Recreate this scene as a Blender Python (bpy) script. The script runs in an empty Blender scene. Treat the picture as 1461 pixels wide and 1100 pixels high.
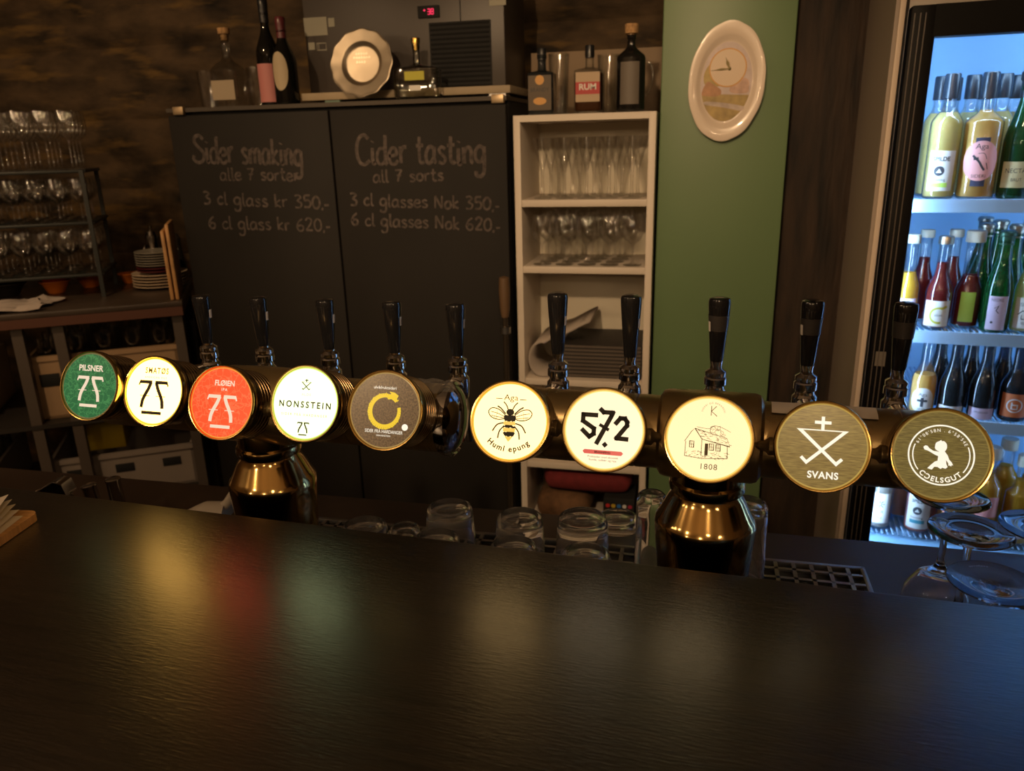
import bpy, bmesh, math, random
from mathutils import Vector, Matrix
from mathutils.geometry import tessellate_polygon
R = math.radians
rnd = random.Random(7)
S = bpy.context.scene
COL = S.collection

# ------------------------------------------------------------------ camera, world, lights, exposure
F_PX, CX, CY, CAM_Z, YAW = 1100.0, 730.5, 550.0, 1.56, R(13.6)
def _frame():
    dn = Vector((820 - CX, 4000 - CY, F_PX)).normalized(); up = -dn
    fw = Vector((0, 0, 1)); fw = (fw - fw.dot(up) * up).normalized()
    rt = fw.cross(up)
    if rt.x < 0: rt = -rt
    X = math.cos(YAW) * rt - math.sin(YAW) * fw
    Y = math.cos(YAW) * fw + math.sin(YAW) * rt
    return Matrix((X, Y, up))
M3 = _frame()
def ray(px, py): return M3 @ Vector(((px - CX) / F_PX, (py - CY) / F_PX, 1.0))
def at(px, py, Y=None, Z=None, plane=None):
    """world point seen at a photo pixel, on the plane y=Y, z=Z or (point, normal)"""
    r = ray(px, py)
    if Y is not None: t = Y / r.y
    elif Z is not None: t = (Z - CAM_Z) / r.z
    else:
        p0, n = plane; t = (Vector(p0) - Vector((0, 0, CAM_Z))).dot(Vector(n)) / r.dot(Vector(n))
    return r * t + Vector((0, 0, CAM_Z))
cam_d = bpy.data.cameras.new('camera'); cam = bpy.data.objects.new('camera', cam_d); COL.objects.link(cam)
cam_d.sensor_fit = 'HORIZONTAL'; cam_d.sensor_width = 36.0; cam_d.lens = F_PX / 1461 * 36
cr, cu, cf = M3.col[0], -M3.col[1], M3.col[2]
cam.matrix_world = Matrix(((cr.x, cu.x, -cf.x, 0), (cr.y, cu.y, -cf.y, 0), (cr.z, cu.z, -cf.z, CAM_Z), (0, 0, 0, 1)))
cam_d.clip_start = 0.05; cam_d.dof.use_dof = True; cam_d.dof.focus_distance = 0.97; cam_d.dof.aperture_fstop = 7.5
S.camera = cam
W = bpy.data.worlds.new('world'); S.world = W; W.use_nodes = True
W.node_tree.nodes['Background'].inputs[0].default_value = (1.0, 0.72, 0.45, 1)
W.node_tree.nodes['Background'].inputs[1].default_value = 0.02
S.view_settings.view_transform = 'Standard'; S.view_settings.look = 'None'
S.view_settings.exposure = 0.0; S.view_settings.gamma = 1.0
try: S.view_settings.use_curve_mapping = False
except Exception: pass
S.cycles.transparent_max_bounces = 40; S.cycles.max_bounces = 14; S.cycles.transmission_bounces = 12
S.cycles.caustics_refractive = True; S.cycles.caustics_reflective = False; S.cycles.sample_clamp_indirect = 3.0
WARM = (1.0, 0.66, 0.36)
def spot(name, loc, aim, watts, angle=70, col=WARM, rad=0.045, blend=0.6):
    d = bpy.data.lights.new(name, 'SPOT'); d.energy = watts; d.color = col; d.spot_size = R(angle); d.spot_blend = blend; d.shadow_soft_size = rad
    o = bpy.data.objects.new(name, d); COL.objects.link(o); o.location = loc
    o.rotation_euler = (Vector(aim) - Vector(loc)).to_track_quat('-Z', 'Y').to_euler(); return o
def point(name, loc, watts, col=WARM, rad=0.05):
    d = bpy.data.lights.new(name, 'POINT'); d.energy = watts; d.color = col; d.shadow_soft_size = rad
    o = bpy.data.objects.new(name, d); COL.objects.link(o); o.location = loc; return o
spot('ceiling_spot_shelf', (-0.45, -0.25, 2.35), (-0.35, 2.4, 1.2), 105, 48)
spot('ceiling_spot_green', (0.05, 0.30, 2.6), (0.1, 2.4, 1.4), 26, 60)
spot('ceiling_spot_rack', (-1.7, 0.7, 2.6), (-2.0, 2.4, 1.2), 50, 80)
for lx_, ly_, w_ in ((-3.1, 0.3, 6), (-2.5, 0.1, 7), (-1.9, -0.1, 6), (-1.3, -0.6, 11), (0.25, -0.7, 8), (1.3, -0.9, 10), (-0.4, -1.7, 14), (-2.2, -1.8, 14)):
    point('pendant_bulb', (lx_, ly_, 2.0), w_, rad=0.04)

# ------------------------------------------------------------------ materials
MATS = {}
def srgb(r, g, b):
    f = lambda c: (c / 255 / 12.92) if c / 255 <= 0.04045 else ((c / 255 + 0.055) / 1.055) ** 2.4
    return (f(r), f(g), f(b))
def pm(name, col, rough=0.5, metal=0.0, spec=0.5, emit=None, es=0.0, var=0.0, scale=20, stretch=(1, 1, 1), bump=0.0, bscale=None, coat=0.0, rvar=0.0):
    if name in MATS: return MATS[name]
    m = bpy.data.materials.new(name); m.use_nodes = True; nt = m.node_tree; b = nt.nodes['Principled BSDF']
    b.inputs['Base Color'].default_value = (*col, 1); b.inputs['Roughness'].default_value = rough; b.inputs['Metallic'].default_value = metal
    b.inputs['Specular IOR Level'].default_value = spec; b.inputs['Coat Weight'].default_value = coat
    if emit: b.inputs['Emission Color'].default_value = (*emit, 1); b.inputs['Emission Strength'].default_value = es
    if var or bump or rvar:
        tc = nt.nodes.new('ShaderNodeTexCoord'); mp = nt.nodes.new('ShaderNodeMapping'); mp.inputs['Scale'].default_value = stretch
        nt.links.new(tc.outputs['Object'], mp.inputs['Vector'])
        n = nt.nodes.new('ShaderNodeTexNoise'); n.inputs['Scale'].default_value = scale; n.inputs['Detail'].default_value = 6
        nt.links.new(mp.outputs['Vector'], n.inputs['Vector'])
        if var:
            cr_ = nt.nodes.new('ShaderNodeValToRGB'); cr_.color_ramp.elements[0].position = 0.3; cr_.color_ramp.elements[1].position = 0.7
            cr_.color_ramp.elements[0].color = (*[c * (1 - var) for c in col], 1); cr_.color_ramp.elements[1].color = (*[min(1, c * (1 + var)) for c in col], 1)
            nt.links.new(n.outputs['Fac'], cr_.inputs['Fac']); nt.links.new(cr_.outputs['Color'], b.inputs['Base Color'])
        if rvar:
            mr = nt.nodes.new('ShaderNodeMapRange'); mr.inputs[3].default_value = rough - rvar; mr.inputs[4].default_value = rough + rvar
            nt.links.new(n.outputs['Fac'], mr.inputs[0]); nt.links.new(mr.outputs[0], b.inputs['Roughness'])
        if bump:
            n2 = nt.nodes.new('ShaderNodeTexNoise'); n2.inputs['Scale'].default_value = bscale or scale; n2.inputs['Detail'].default_value = 6
            nt.links.new(mp.outputs['Vector'], n2.inputs['Vector'])
            bp = nt.nodes.new('ShaderNodeBump'); bp.inputs['Strength'].default_value = bump; bp.inputs['Distance'].default_value = 0.01
            nt.links.new(n2.outputs['Fac'], bp.inputs['Height']); nt.links.new(bp.outputs['Normal'], b.inputs['Normal'])
    MATS[name] = m; return m
def em(name, col, s=1.0, pattern=None):
    """a lit panel; pattern=(second colour, scale, kind) is the artwork printed on its film"""
    if name in MATS: return MATS[name]
    m = bpy.data.materials.new(name); m.use_nodes = True; nt = m.node_tree; b = nt.nodes['Principled BSDF']
    b.inputs['Base Color'].default_value = (0.02, 0.02, 0.02, 1); b.inputs['Roughness'].default_value = 0.25
    b.inputs['Emission Color'].default_value = (*col, 1); b.inputs['Emission Strength'].default_value = s
    if pattern:
        c2, sc, kind = pattern
        tc = nt.nodes.new('ShaderNodeTexCoord'); cr_ = nt.nodes.new('ShaderNodeValToRGB')
        if kind == 'lines':
            t = nt.nodes.new('ShaderNodeTexVoronoi'); t.feature = 'DISTANCE_TO_EDGE'; t.inputs['Scale'].default_value = sc
            nz = nt.nodes.new('ShaderNodeTexNoise'); nz.inputs['Scale'].default_value = sc * 0.8
            vm = nt.nodes.new('ShaderNodeVectorMath'); vm.operation = 'MULTIPLY_ADD'; vm.inputs[1].default_value = (0.02, 0.02, 0.02)
            nt.links.new(tc.outputs['Object'], nz.inputs['Vector']); nt.links.new(nz.outputs['Color'], vm.inputs[0]); nt.links.new(tc.outputs['Object'], vm.inputs[2])
            nt.links.new(vm.outputs[0], t.inputs['Vector']); fac = t.outputs['Distance']
            cr_.color_ramp.elements[0].position = 0.03; cr_.color_ramp.elements[1].position = 0.09
            cr_.color_ramp.elements[0].color = (*c2, 1); cr_.color_ramp.elements[1].color = (*col, 1)
        else:
            t = nt.nodes.new('ShaderNodeTexNoise'); t.inputs['Scale'].default_value = sc; t.inputs['Detail'].default_value = 8
            mp = nt.nodes.new('ShaderNodeMapping'); mp.inputs['Scale'].default_value = (0.10, 1, 1) if kind == 'brushed' else (1, 1, 1)
            nt.links.new(tc.outputs['Object'], mp.inputs['Vector']); nt.links.new(mp.outputs['Vector'], t.inputs['Vector']); fac = t.outputs['Fac']
            cr_.color_ramp.elements[0].position = 0.35; cr_.color_ramp.elements[1].position = 0.65
            cr_.color_ramp.elements[0].color = (*c2, 1); cr_.color_ramp.elements[1].color = (*col, 1)
        nt.links.new(fac, cr_.inputs['Fac']); nt.links.new(cr_.outputs['Color'], b.inputs['Emission Color'])
    MATS[name] = m; return m
def thin_glass(name, tint=(1, 1, 1), refl=1.0, rough=0.03, body=None, bodymix=0.0, cap=1.0):
    """thin clear glass: see-through with fresnel reflections; body = colour of what fills it"""
    if name in MATS: return MATS[name]
    m = bpy.data.materials.new(name); m.use_nodes = True; nt = m.node_tree; nt.nodes.clear()
    out = nt.nodes.new('ShaderNodeOutputMaterial'); tr = nt.nodes.new('ShaderNodeBsdfTransparent'); tr.inputs[0].default_value = (*tint, 1)
    base = tr.outputs[0]
    if body:
        df = nt.nodes.new('ShaderNodeBsdfDiffuse'); df.inputs[0].default_value = (*body, 1)
        tl = nt.nodes.new('ShaderNodeBsdfTranslucent'); tl.inputs[0].default_value = (*body, 1)
        a0 = nt.nodes.new('ShaderNodeMixShader'); a0.inputs[0].default_value = 0.3; nt.links.new(df.outputs[0], a0.inputs[1]); nt.links.new(tl.outputs[0], a0.inputs[2])
        a1 = nt.nodes.new('ShaderNodeMixShader'); a1.inputs[0].default_value = bodymix; nt.links.new(tr.outputs[0], a1.inputs[1]); nt.links.new(a0.outputs[0], a1.inputs[2]); base = a1.outputs[0]
    gl = nt.nodes.new('ShaderNodeBsdfGlossy'); gl.inputs['Roughness'].default_value = rough
    fr = nt.nodes.new('ShaderNodeFresnel'); fr.inputs[0].default_value = 1.5
    mu = nt.nodes.new('ShaderNodeMath'); mu.operation = 'MULTIPLY'; mu.inputs[1].default_value = refl; mu.use_clamp = True
    nt.links.new(fr.outputs[0], mu.inputs[0])
    mi = nt.nodes.new('ShaderNodeMath'); mi.operation = 'MINIMUM'; mi.inputs[1].default_value = cap; nt.links.new(mu.outputs[0], mi.inputs[0])
    mx = nt.nodes.new('ShaderNodeMixShader'); nt.links.new(mi.outputs[0], mx.inputs[0]); nt.links.new(base, mx.inputs[1]); nt.links.new(gl.outputs[0], mx.inputs[2])
    nt.links.new(mx.outputs[0], out.inputs[0]); MATS[name] = m; return m
def real_glass(name, col=(1, 1, 1), rough=0.0, ior=1.45, trans=0.99):
    if name in MATS: return MATS[name]
    m = bpy.data.materials.new(name); m.use_nodes = True; b = m.node_tree.nodes['Principled BSDF']
    b.inputs['Base Color'].default_value = (*col, 1); b.inputs['Transmission Weight'].default_value = trans; b.inputs['Roughness'].default_value = rough; b.inputs['IOR'].default_value = ior
    MATS[name] = m; return m

# ------------------------------------------------------------------ mesh building
class MB:
    def __init__(s): s.v = []; s.f = []
    def add(s, vs, fs, M=None):
        o = len(s.v); s.v += [(M @ Vector(v)) if M is not None else Vector(v) for v in vs]; s.f += [tuple(i + o for i in f) for f in fs]; return s
    def box(s, c, d, M=None, bev=0.0):
        x, y, z = d[0] / 2, d[1] / 2, d[2] / 2; T = Matrix.Translation(c)
        if M is not None: T = T @ M
        if bev <= 0:
            v = [(a * x, b * y, e * z) for a in (-1, 1) for b in (-1, 1) for e in (-1, 1)]
            return s.add(v, [(0, 1, 3, 2), (4, 6, 7, 5), (0, 4, 5, 1), (2, 3, 7, 6), (0, 2, 6, 4), (1, 5, 7, 3)], T)
        bm = bmesh.new(); bmesh.ops.create_cube(bm, size=1.0)
        for v in bm.verts: v.co = Vector((v.co.x * d[0], v.co.y * d[1], v.co.z * d[2]))
        bmesh.ops.bevel(bm, geom=bm.edges[:], offset=bev, segments=2, affect='EDGES', profile=0.5)
        bm.verts.index_update(); vs = [v.co.copy() for v in bm.verts]; fs = [tuple(v.index for v in f.verts) for f in bm.faces]; bm.free()
        return s.add(vs, fs, T)
    def lathe(s, prof, n=32, M=None, a0=0.0, a1=2 * math.pi):
        full = abs(a1 - a0 - 2 * math.pi) < 1e-6; k = n if full else n + 1; vs = []; fs = []; idx = []
        for r, z in prof:
            if r < 1e-7: idx.append([len(vs)] * k); vs.append((0, 0, z))
            else:
                idx.append(list(range(len(vs), len(vs) + k)))
                for i in range(k):
                    a = a0 + (a1 - a0) * i / n; vs.append((r * math.cos(a), r * math.sin(a), z))
        for j in range(len(prof) - 1):
            A, B = idx[j], idx[j + 1]
            for i in range(n):
                i2 = (i + 1) % k
                q = []
                for w in (A[i], A[i2], B[i2], B[i]):
                    if w not in q: q.append(w)
                if len(q) > 2: fs.append(tuple(q))
        return s.add(vs, fs, M)
    def tube(s, path, r, n=12, cap=True, M=None):
        path = [Vector(p) for p in path]; rs = r if isinstance(r, (list, tuple)) else [r] * len(path); vs = []; fs = []
        pu = None
        for i, p in enumerate(path):
            t = (path[min(i + 1, len(path) - 1)] - path[max(i - 1, 0)]).normalized()
            if pu is None: pu = t.orthogonal().normalized()
            u = (pu - pu.dot(t) * t).normalized(); pu = u; w = t.cross(u)
            for k in range(n):
                a = 2 * math.pi * k / n; vs.append(p + rs[i] * (math.cos(a) * u + math.sin(a) * w))
        for i in range(len(path) - 1):
            for k in range(n): fs.append((i * n + k, i * n + (k + 1) % n, (i + 1) * n + (k + 1) % n, (i + 1) * n + k))
        if cap: fs.append(tuple(range(n - 1, -1, -1))); fs.append(tuple(range((len(path) - 1) * n, len(path) * n)))
        return s.add(vs, fs, M)
    def prism(s, poly, z0, z1, M=None):
        n = len(poly); vs = [(x, y, z0) for x, y in poly] + [(x, y, z1) for x, y in poly]
        fs = [(i, (i + 1) % n, n + (i + 1) % n, n + i) for i in range(n)]
        t = tessellate_polygon([[Vector((x, y, 0)) for x, y in poly]])
        fs += [tuple(reversed(q)) for q in t] + [tuple(n + i for i in q) for q in t]
        return s.add(vs, fs, M)
    def build(s, name, mat, parent=None, loc=(0, 0, 0), rz=0.0, smooth=35):
        me = bpy.data.meshes.new(name); me.from_pydata([tuple(v) for v in s.v], [], s.f); me.update()
        bm = bmesh.new(); bm.from_mesh(me)
        if len(s.v) < 60000: bmesh.ops.recalc_face_normals(bm, faces=bm.faces[:])
        bm.to_mesh(me); bm.free()
        if smooth:
            for p in me.polygons: p.use_smooth = True
            me.set_sharp_from_angle(angle=R(smooth))
        me.materials.append(mat)
        o = bpy.data.objects.new(name, me); COL.objects.link(o); o.location = loc; o.rotation_euler = (0, 0, rz)
        if parent: o.parent = parent
        return o
def tag(o, label, cat, group=None, kind=None):
    o['label'] = label; o['category'] = cat
    if group: o['group'] = group
    if kind: o['kind'] = kind
    return o
def thing(name, label, cat, loc=(0, 0, 0), rz=0.0, group=None):
    o = bpy.data.objects.new(name, None); COL.objects.link(o); o.location = loc; o.rotation_euler = (0, 0, rz); o.empty_display_size = 0.05
    return tag(o, label, cat, group)
def struct(o, label, cat): o['kind'] = 'structure'; o['label'] = label; o['category'] = cat; return o
def dup(root, loc=None, rz=None, label=None, group=None):
    r = root.copy(); COL.objects.link(r)
    if loc is not None: r.location = loc
    if rz is not None: r.rotation_euler = (root.rotation_euler.x, root.rotation_euler.y, rz)
    if label: r['label'] = label
    if group: r['group'] = group
    for ch in list(root.children):
        c = ch.copy(); COL.objects.link(c); c.parent = r
        for g in list(ch.children):
            d = g.copy(); COL.objects.link(d); d.parent = c
    return r
def box(name, c, d, mat, parent=None, bev=0.0, rz=0.0, M=None):
    return MB().box((0, 0, 0), d, bev=bev, M=M).build(name, mat, parent, loc=c, rz=rz)

# ------------------------------------------------------------------ lettering: glyph outlines of the built-in font, laid out by hand
CHARS = sorted(set("ABCDEFGHIJKLMNOPQRSTUVWXYZØÅabcdefghijklmnopqrstuvwxyzøæå0123456789.,%&°'-:"))
GL = {}
def _glyphs():
    tmp = []
    for w, off in (('r', 0.0), ('b', 0.028), ('t', -0.018)):
        for c in CHARS:
            for k, body in (('c', c), ('w', 'H' + c + 'H')):
                if k == 'w' and w != 'r': continue
                cu_ = bpy.data.curves.new('glyph', 'FONT'); cu_.body = body; cu_.size = 1.0; cu_.offset = off; cu_.resolution_u = 4; cu_.fill_mode = 'FRONT'
                o = bpy.data.objects.new('glyph', cu_); COL.objects.link(o); tmp.append((w, c, k, o, cu_))
    cu_ = bpy.data.curves.new('glyph', 'FONT'); cu_.body = 'HH'; hh = bpy.data.objects.new('glyph', cu_); COL.objects.link(hh); tmp.append(('r', 'HH', 'w', hh, cu_))
    bpy.context.view_layer.update(); dg = bpy.context.evaluated_depsgraph_get()
    for w, c, k, o, cu_ in tmp:
        ev = o.evaluated_get(dg); me = bpy.data.meshes.new_from_object(ev)
        vs = [(v.co.x, v.co.y) for v in me.vertices]
        if k == 'c': GL[(w, c)] = (vs, [tuple(p.vertices) for p in me.polygons])
        else: GL[('adv', c)] = (max(v[0] for v in vs) - min(v[0] for v in vs)) if vs else 0.3
        bpy.data.meshes.remove(me)
    for w, c, k, o, cu_ in tmp: bpy.data.objects.remove(o); bpy.data.curves.remove(cu_)
    hw = GL[('adv', 'HH')]
    for c in CHARS: GL[('adv', c)] = GL[('adv', c)] - hw
    GL[('adv', ' ')] = 0.28
    for w in 'rbt':
        vs, fs = GL[(w, 'C')]; GL[(w, 'Ↄ')] = ([(GL[('adv', 'C')] - u, v) for u, v in vs], fs)
    GL[('adv', 'Ↄ')] = GL[('adv', 'C')]
_glyphs()
def smooth_path(pts, k=5, closed=False):
    if len(pts) < 3: return list(pts)
    out = []; n = len(pts); rng = range(n if closed else n - 1)
    for i in rng:
        p0, p1, p2, p3 = (pts[(i - 1) % n] if closed or i > 0 else pts[0]), pts[i], pts[(i + 1) % n], (pts[(i + 2) % n] if closed or i + 2 < n else pts[-1])
        for j in range(k):
            t = j / k; t2, t3 = t * t, t * t * t
            out.append(tuple(0.5 * (2 * b + (c - a) * t + (2 * a - 5 * b + 4 * c - d) * t2 + (3 * b - a - 3 * c + d) * t3) for a, b, c, d in zip(p0, p1, p2, p3)))
    if not closed: out.append(tuple(pts[-1]))
    return out
class Art:
    """flat artwork in its own u,v plane"""
    def __init__(s): s.v = []; s.f = []
    def _add(s, vs, fs): o = len(s.v); s.v += vs; s.f += [tuple(i + o for i in f) for f in fs]; return s
    def poly(s, pts):
        t = tessellate_polygon([[Vector((x, y, 0)) for x, y in pts]]); return s._add([tuple(p) for p in pts], [tuple(q) for q in t])
    def stroke(s, pts, w, closed=False, smooth=0):
        if smooth: pts = smooth_path(pts, smooth, closed)
        P = [Vector(p) for p in pts]; n = len(P); vs = []; fs = []
        ws = w if isinstance(w, (list, tuple)) else None
        for i in range(n):
            a = P[(i - 1) % n] if (closed or i > 0) else P[i]; b = P[(i + 1) % n] if (closed or i < n - 1) else P[i]
            d = (b - a); d = d.normalized() if d.length > 1e-9 else Vector((1, 0)); q = Vector((-d.y, d.x))
            k = 1.0
            if 0 < i < n - 1 or closed:
                d1 = (P[i] - P[(i - 1) % n]); d1 = d1.normalized() if d1.length > 1e-9 else d; k = 1 / max(0.5, abs(d1.dot(d)))
            hw = (ws[0] + (ws[1] - ws[0]) * i / (n - 1) if ws else w) / 2 * k
            vs += [tuple(P[i] + q * hw), tuple(P[i] - q * hw)]
        for i in range(n if closed else n - 1):
            j = (i + 1) % n; fs.append((2 * i, 2 * i + 1, 2 * j + 1, 2 * j))
        return s._add(vs, fs)
    def disc(s, c, r, n=24, ry=None): ry = ry or r; return s.poly([(c[0] + r * math.cos(2 * math.pi * i / n), c[1] + ry * math.sin(2 * math.pi * i / n)) for i in range(n)])
    def ring(s, c, r, w, n=48, a0=0, a1=360, ry=None):
        ry = ry or r; cl = a1 - a0 >= 360; k = n if cl else n + 1
        return s.stroke([(c[0] + r * math.cos(R(a0 + (a1 - a0) * i / n)), c[1] + ry * math.sin(R(a0 + (a1 - a0) * i / n))) for i in range(k)], w, cl)
    def rect(s, x0, y0, x1, y1): return s.poly([(x0, y0), (x1, y0), (x1, y1), (x0, y1)])
    def width(s, t, size, sp=0.0): return sum(GL[('adv', c)] * size + sp for c in t) - sp
    def text(s, t, x, y, size, w='r', sp=0.0, fit=None, sx=1.0, rot=0.0):
        """centred on x with its baseline at y"""
        if fit: sx = fit / s.width(t, size, sp)
        cx = -s.width(t, size, sp) * sx / 2; ca, sa = math.cos(rot), math.sin(rot)
        for c in t:
            if c != ' ':
                vs, fs = GL[(w, c)]
                s._add([(x + (cx + u * size * sx) * ca - v * size * sa, y + (cx + u * size * sx) * sa + v * size * ca) for u, v in vs], fs)
            cx += (GL[('adv', c)] * size + sp) * sx
        return s
    def arc(s, t, c, r, mid, size, w='r', sp=0.0, below=False):
        """letters round a circle, centred on the angle mid (degrees); below = readable along the bottom"""
        L = s.width(t, size, sp); pos = -L / 2
        for ch in t:
            adv = GL[('adv', ch)] * size
            if ch != ' ':
                vs, fs = GL[(w, ch)]; m = pos + adv / 2
                if below: a = R(mid) + m / r; rot = a + math.pi / 2
                else: a = R(mid) - m / r; rot = a - math.pi / 2
                bx, by = c[0] + r * math.cos(a), c[1] + r * math.sin(a)
                s._add([(bx + (u * size - adv / 2) * math.cos(rot) - v * size * math.sin(rot), by + (u * size - adv / 2) * math.sin(rot) + v * size * math.cos(rot)) for u, v in vs], fs)
            pos += adv + sp
        return s
    def flat(s, scale=1.0, z=0.0, M=None):
        m = MB(); m.add([(x * scale, y * scale, z) for x, y in s.v], s.f, M); return m
    def wrap(s, r, zc, a0, scale=1.0):
        """wrapped round an upright cylinder, facing angle a0"""
        bm = bmesh.new(); vs = [bm.verts.new((x * scale, y * scale, 0)) for x, y in s.v]
        for f in s.f:
            try: bm.faces.new([vs[q] for q in f])
            except ValueError: pass
        bmesh.ops.triangulate(bm, faces=bm.faces[:])
        for _ in range(6):
            le = [e for e in bm.edges if abs(e.verts[0].co.x - e.verts[1].co.x) > 0.004]
            if not le: break
            bmesh.ops.subdivide_edges(bm, edges=le, cuts=1); bmesh.ops.triangulate(bm, faces=[f for f in bm.faces if len(f.verts) > 3])
        bm.verts.index_update()
        m = MB(); m.add([(r * math.cos(a0 + v.co.x / r), r * math.sin(a0 + v.co.x / r), zc + v.co.y) for v in bm.verts], [tuple(v.index for v in f.verts) for f in bm.faces]); bm.free(); return m
def flat_mesh(art, name, mat, parent, scale, z, M=None): return art.flat(scale, z, M).build(name, mat, parent, smooth=0)
# ------------------------------------------------------------------ the room
M_brick = pm('rough_stone', (0.060, 0.038, 0.019), 0.9, var=0.9, scale=5, stretch=(1, 1, 2.2), bump=0.9, bscale=14)
M_floor = pm('floor_boards', (0.03, 0.02, 0.014), 0.6, var=0.4, scale=6, stretch=(1, 8, 1))
M_dark = pm('dark_plaster', (0.16, 0.11, 0.07), 0.9, var=0.3, scale=4)
M_light = pm('pale_plaster', (0.50, 0.40, 0.30), 0.9, var=0.1, scale=3)
M_green = pm('green_paint', (0.115, 0.185, 0.085), 0.45, var=0.05, scale=3)
M_beam = pm('old_timber', (0.020, 0.011, 0.006), 0.8, var=0.8, scale=9, stretch=(3, 3, 0.5), bump=0.5, bscale=30)
M_grey = pm('grey_paint', (0.30, 0.245, 0.20), 0.5)
M_greyedge = pm('pale_edge', (0.55, 0.45, 0.36), 0.5)
M_beige = pm('beige_board', (0.24, 0.17, 0.105), 0.7, var=0.08, scale=6)
def wall(name, c, d, mat, label): return struct(box(name, c, d, mat), label, 'wall')
struct(box('floor', (-1.0, 0.0, -0.05), (7.2, 7.2, 0.1), M_floor), 'dark boarded bar room floor', 'floor')
struct(box('ceiling', (-1.0, 0.0, 2.85), (7.2, 7.2, 0.1), M_light), 'pale bar room ceiling', 'ceiling')
nt = M_brick.node_tree; bs = nt.nodes['Principled BSDF']; old = bs.inputs['Base Color'].links[0].from_socket
tc_ = nt.nodes.new('ShaderNodeTexCoord'); mp_ = nt.nodes.new('ShaderNodeMapping'); mp_.inputs['Scale'].default_value = (1.6, 1, 7.0); nz_ = nt.nodes.new('ShaderNodeTexNoise'); nz_.inputs['Scale'].default_value = 2.6; nz_.inputs['Detail'].default_value = 5
rp_ = nt.nodes.new('ShaderNodeValToRGB'); rp_.color_ramp.elements[0].position = 0.56; rp_.color_ramp.elements[1].position = 0.70
mxc = nt.nodes.new('ShaderNodeMixRGB'); mxc.inputs[2].default_value = (0.16, 0.095, 0.030, 1)
nt.links.new(tc_.outputs['Object'], mp_.inputs[0]); nt.links.new(mp_.outputs[0], nz_.inputs[0]); nt.links.new(nz_.outputs['Fac'], rp_.inputs[0]); nt.links.new(rp_.outputs[0], mxc.inputs[0]); nt.links.new(old, mxc.inputs[1]); nt.links.new(mxc.outputs[0], bs.inputs['Base Color'])
# stone wall with real relief
mb = MB(); NX, NZ = 150, 70
from mathutils import noise as _nz
for j in range(NZ + 1):
    for i in range(NX + 1):
        x = -4.2 + 6.6 * i / NX; z = 2.8 * j / NZ
        row = math.floor(z / 0.14); q = abs((z / 0.14) % 1 - 0.5) * 2; p = abs(((x + 0.17 * (row % 2)) / 0.34) % 1 - 0.5) * 2
        dpt = 0.03 * (1 - max(q ** 8, p ** 12)) + 0.03 * _nz.noise(Vector((x * 5, z * 7, 0))) + 0.012 * _nz.noise(Vector((x * 20, z * 25, 3)))
        mb.v.append(Vector((x, 2.98 - dpt, z)))
for j in range(NZ):
    for i in range(NX): a = j * (NX + 1) + i; mb.f.append((a, a + 1, a + NX + 2, a + NX + 1))
b0 = len(mb.v); mb.box((-0.9, 3.08, 1.4), (6.6, 0.1, 2.8))
struct(mb.build('wall_back', M_brick, smooth=60), 'dark rough stone wall behind the bar', 'wall')
wall('wall_left', (-4.25, 0, 1.4), (0.1, 7.0, 2.8), M_dark, 'dark plaster wall at the left of the room')
wall('wall_right', (2.45, 0, 1.4), (0.1, 7.0, 2.8), M_dark, 'dark plaster wall at the right of the room')
wall('wall_front', (-1, -3.55, 1.4), (7.0, 0.1, 2.8), M_light, 'pale plaster wall of the room opposite the bar')  # unseen wall given a pale coat to brighten reflections in the brass
struct(MB().box((0, 0, 0), (0.342, 0.30, 2.8), bev=0.004).build('wall_pillar', M_green, loc=(0.057, 2.45, 1.4)), 'green painted pillar carrying the oval plate clock', 'pillar')
struct(MB().box((0, 0, 0), (0.24, 0.16, 2.8), bev=0.012).build('trim_1', M_beam, loc=(0.352, 2.42, 1.4)), 'dark old timber post beside the green pillar', 'post')
# grey end panel between the post and the fridge
gp0, gp1 = Vector((0.392, 1.92, 0)), Vector((0.424, 2.56, 0))
ang = math.atan2(gp1.y - gp0.y, gp1.x - gp0.x); L = (gp1 - gp0).length; mid = (gp0 + gp1) / 2
struct(MB().box((0, 0, 0), (L, 0.014, 2.5)).build('trim_2', M_grey, loc=(mid.x, mid.y, 1.25), rz=ang), 'grey painted end panel beside the glass door fridge', 'panel')
struct(MB().box((0, 0, 0), (0.012, 0.006, 2.5), bev=0.002).build('trim_3', M_greyedge, loc=(0.3975, 1.914, 1.25)), 'pale front edge strip of the grey end panel', 'trim')
struct(box('wall_panel', (-0.33, 2.72, 0.9), (0.46, 0.03, 1.86), M_beige), 'beige board on the wall behind the white shelf unit', 'panel')

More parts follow.
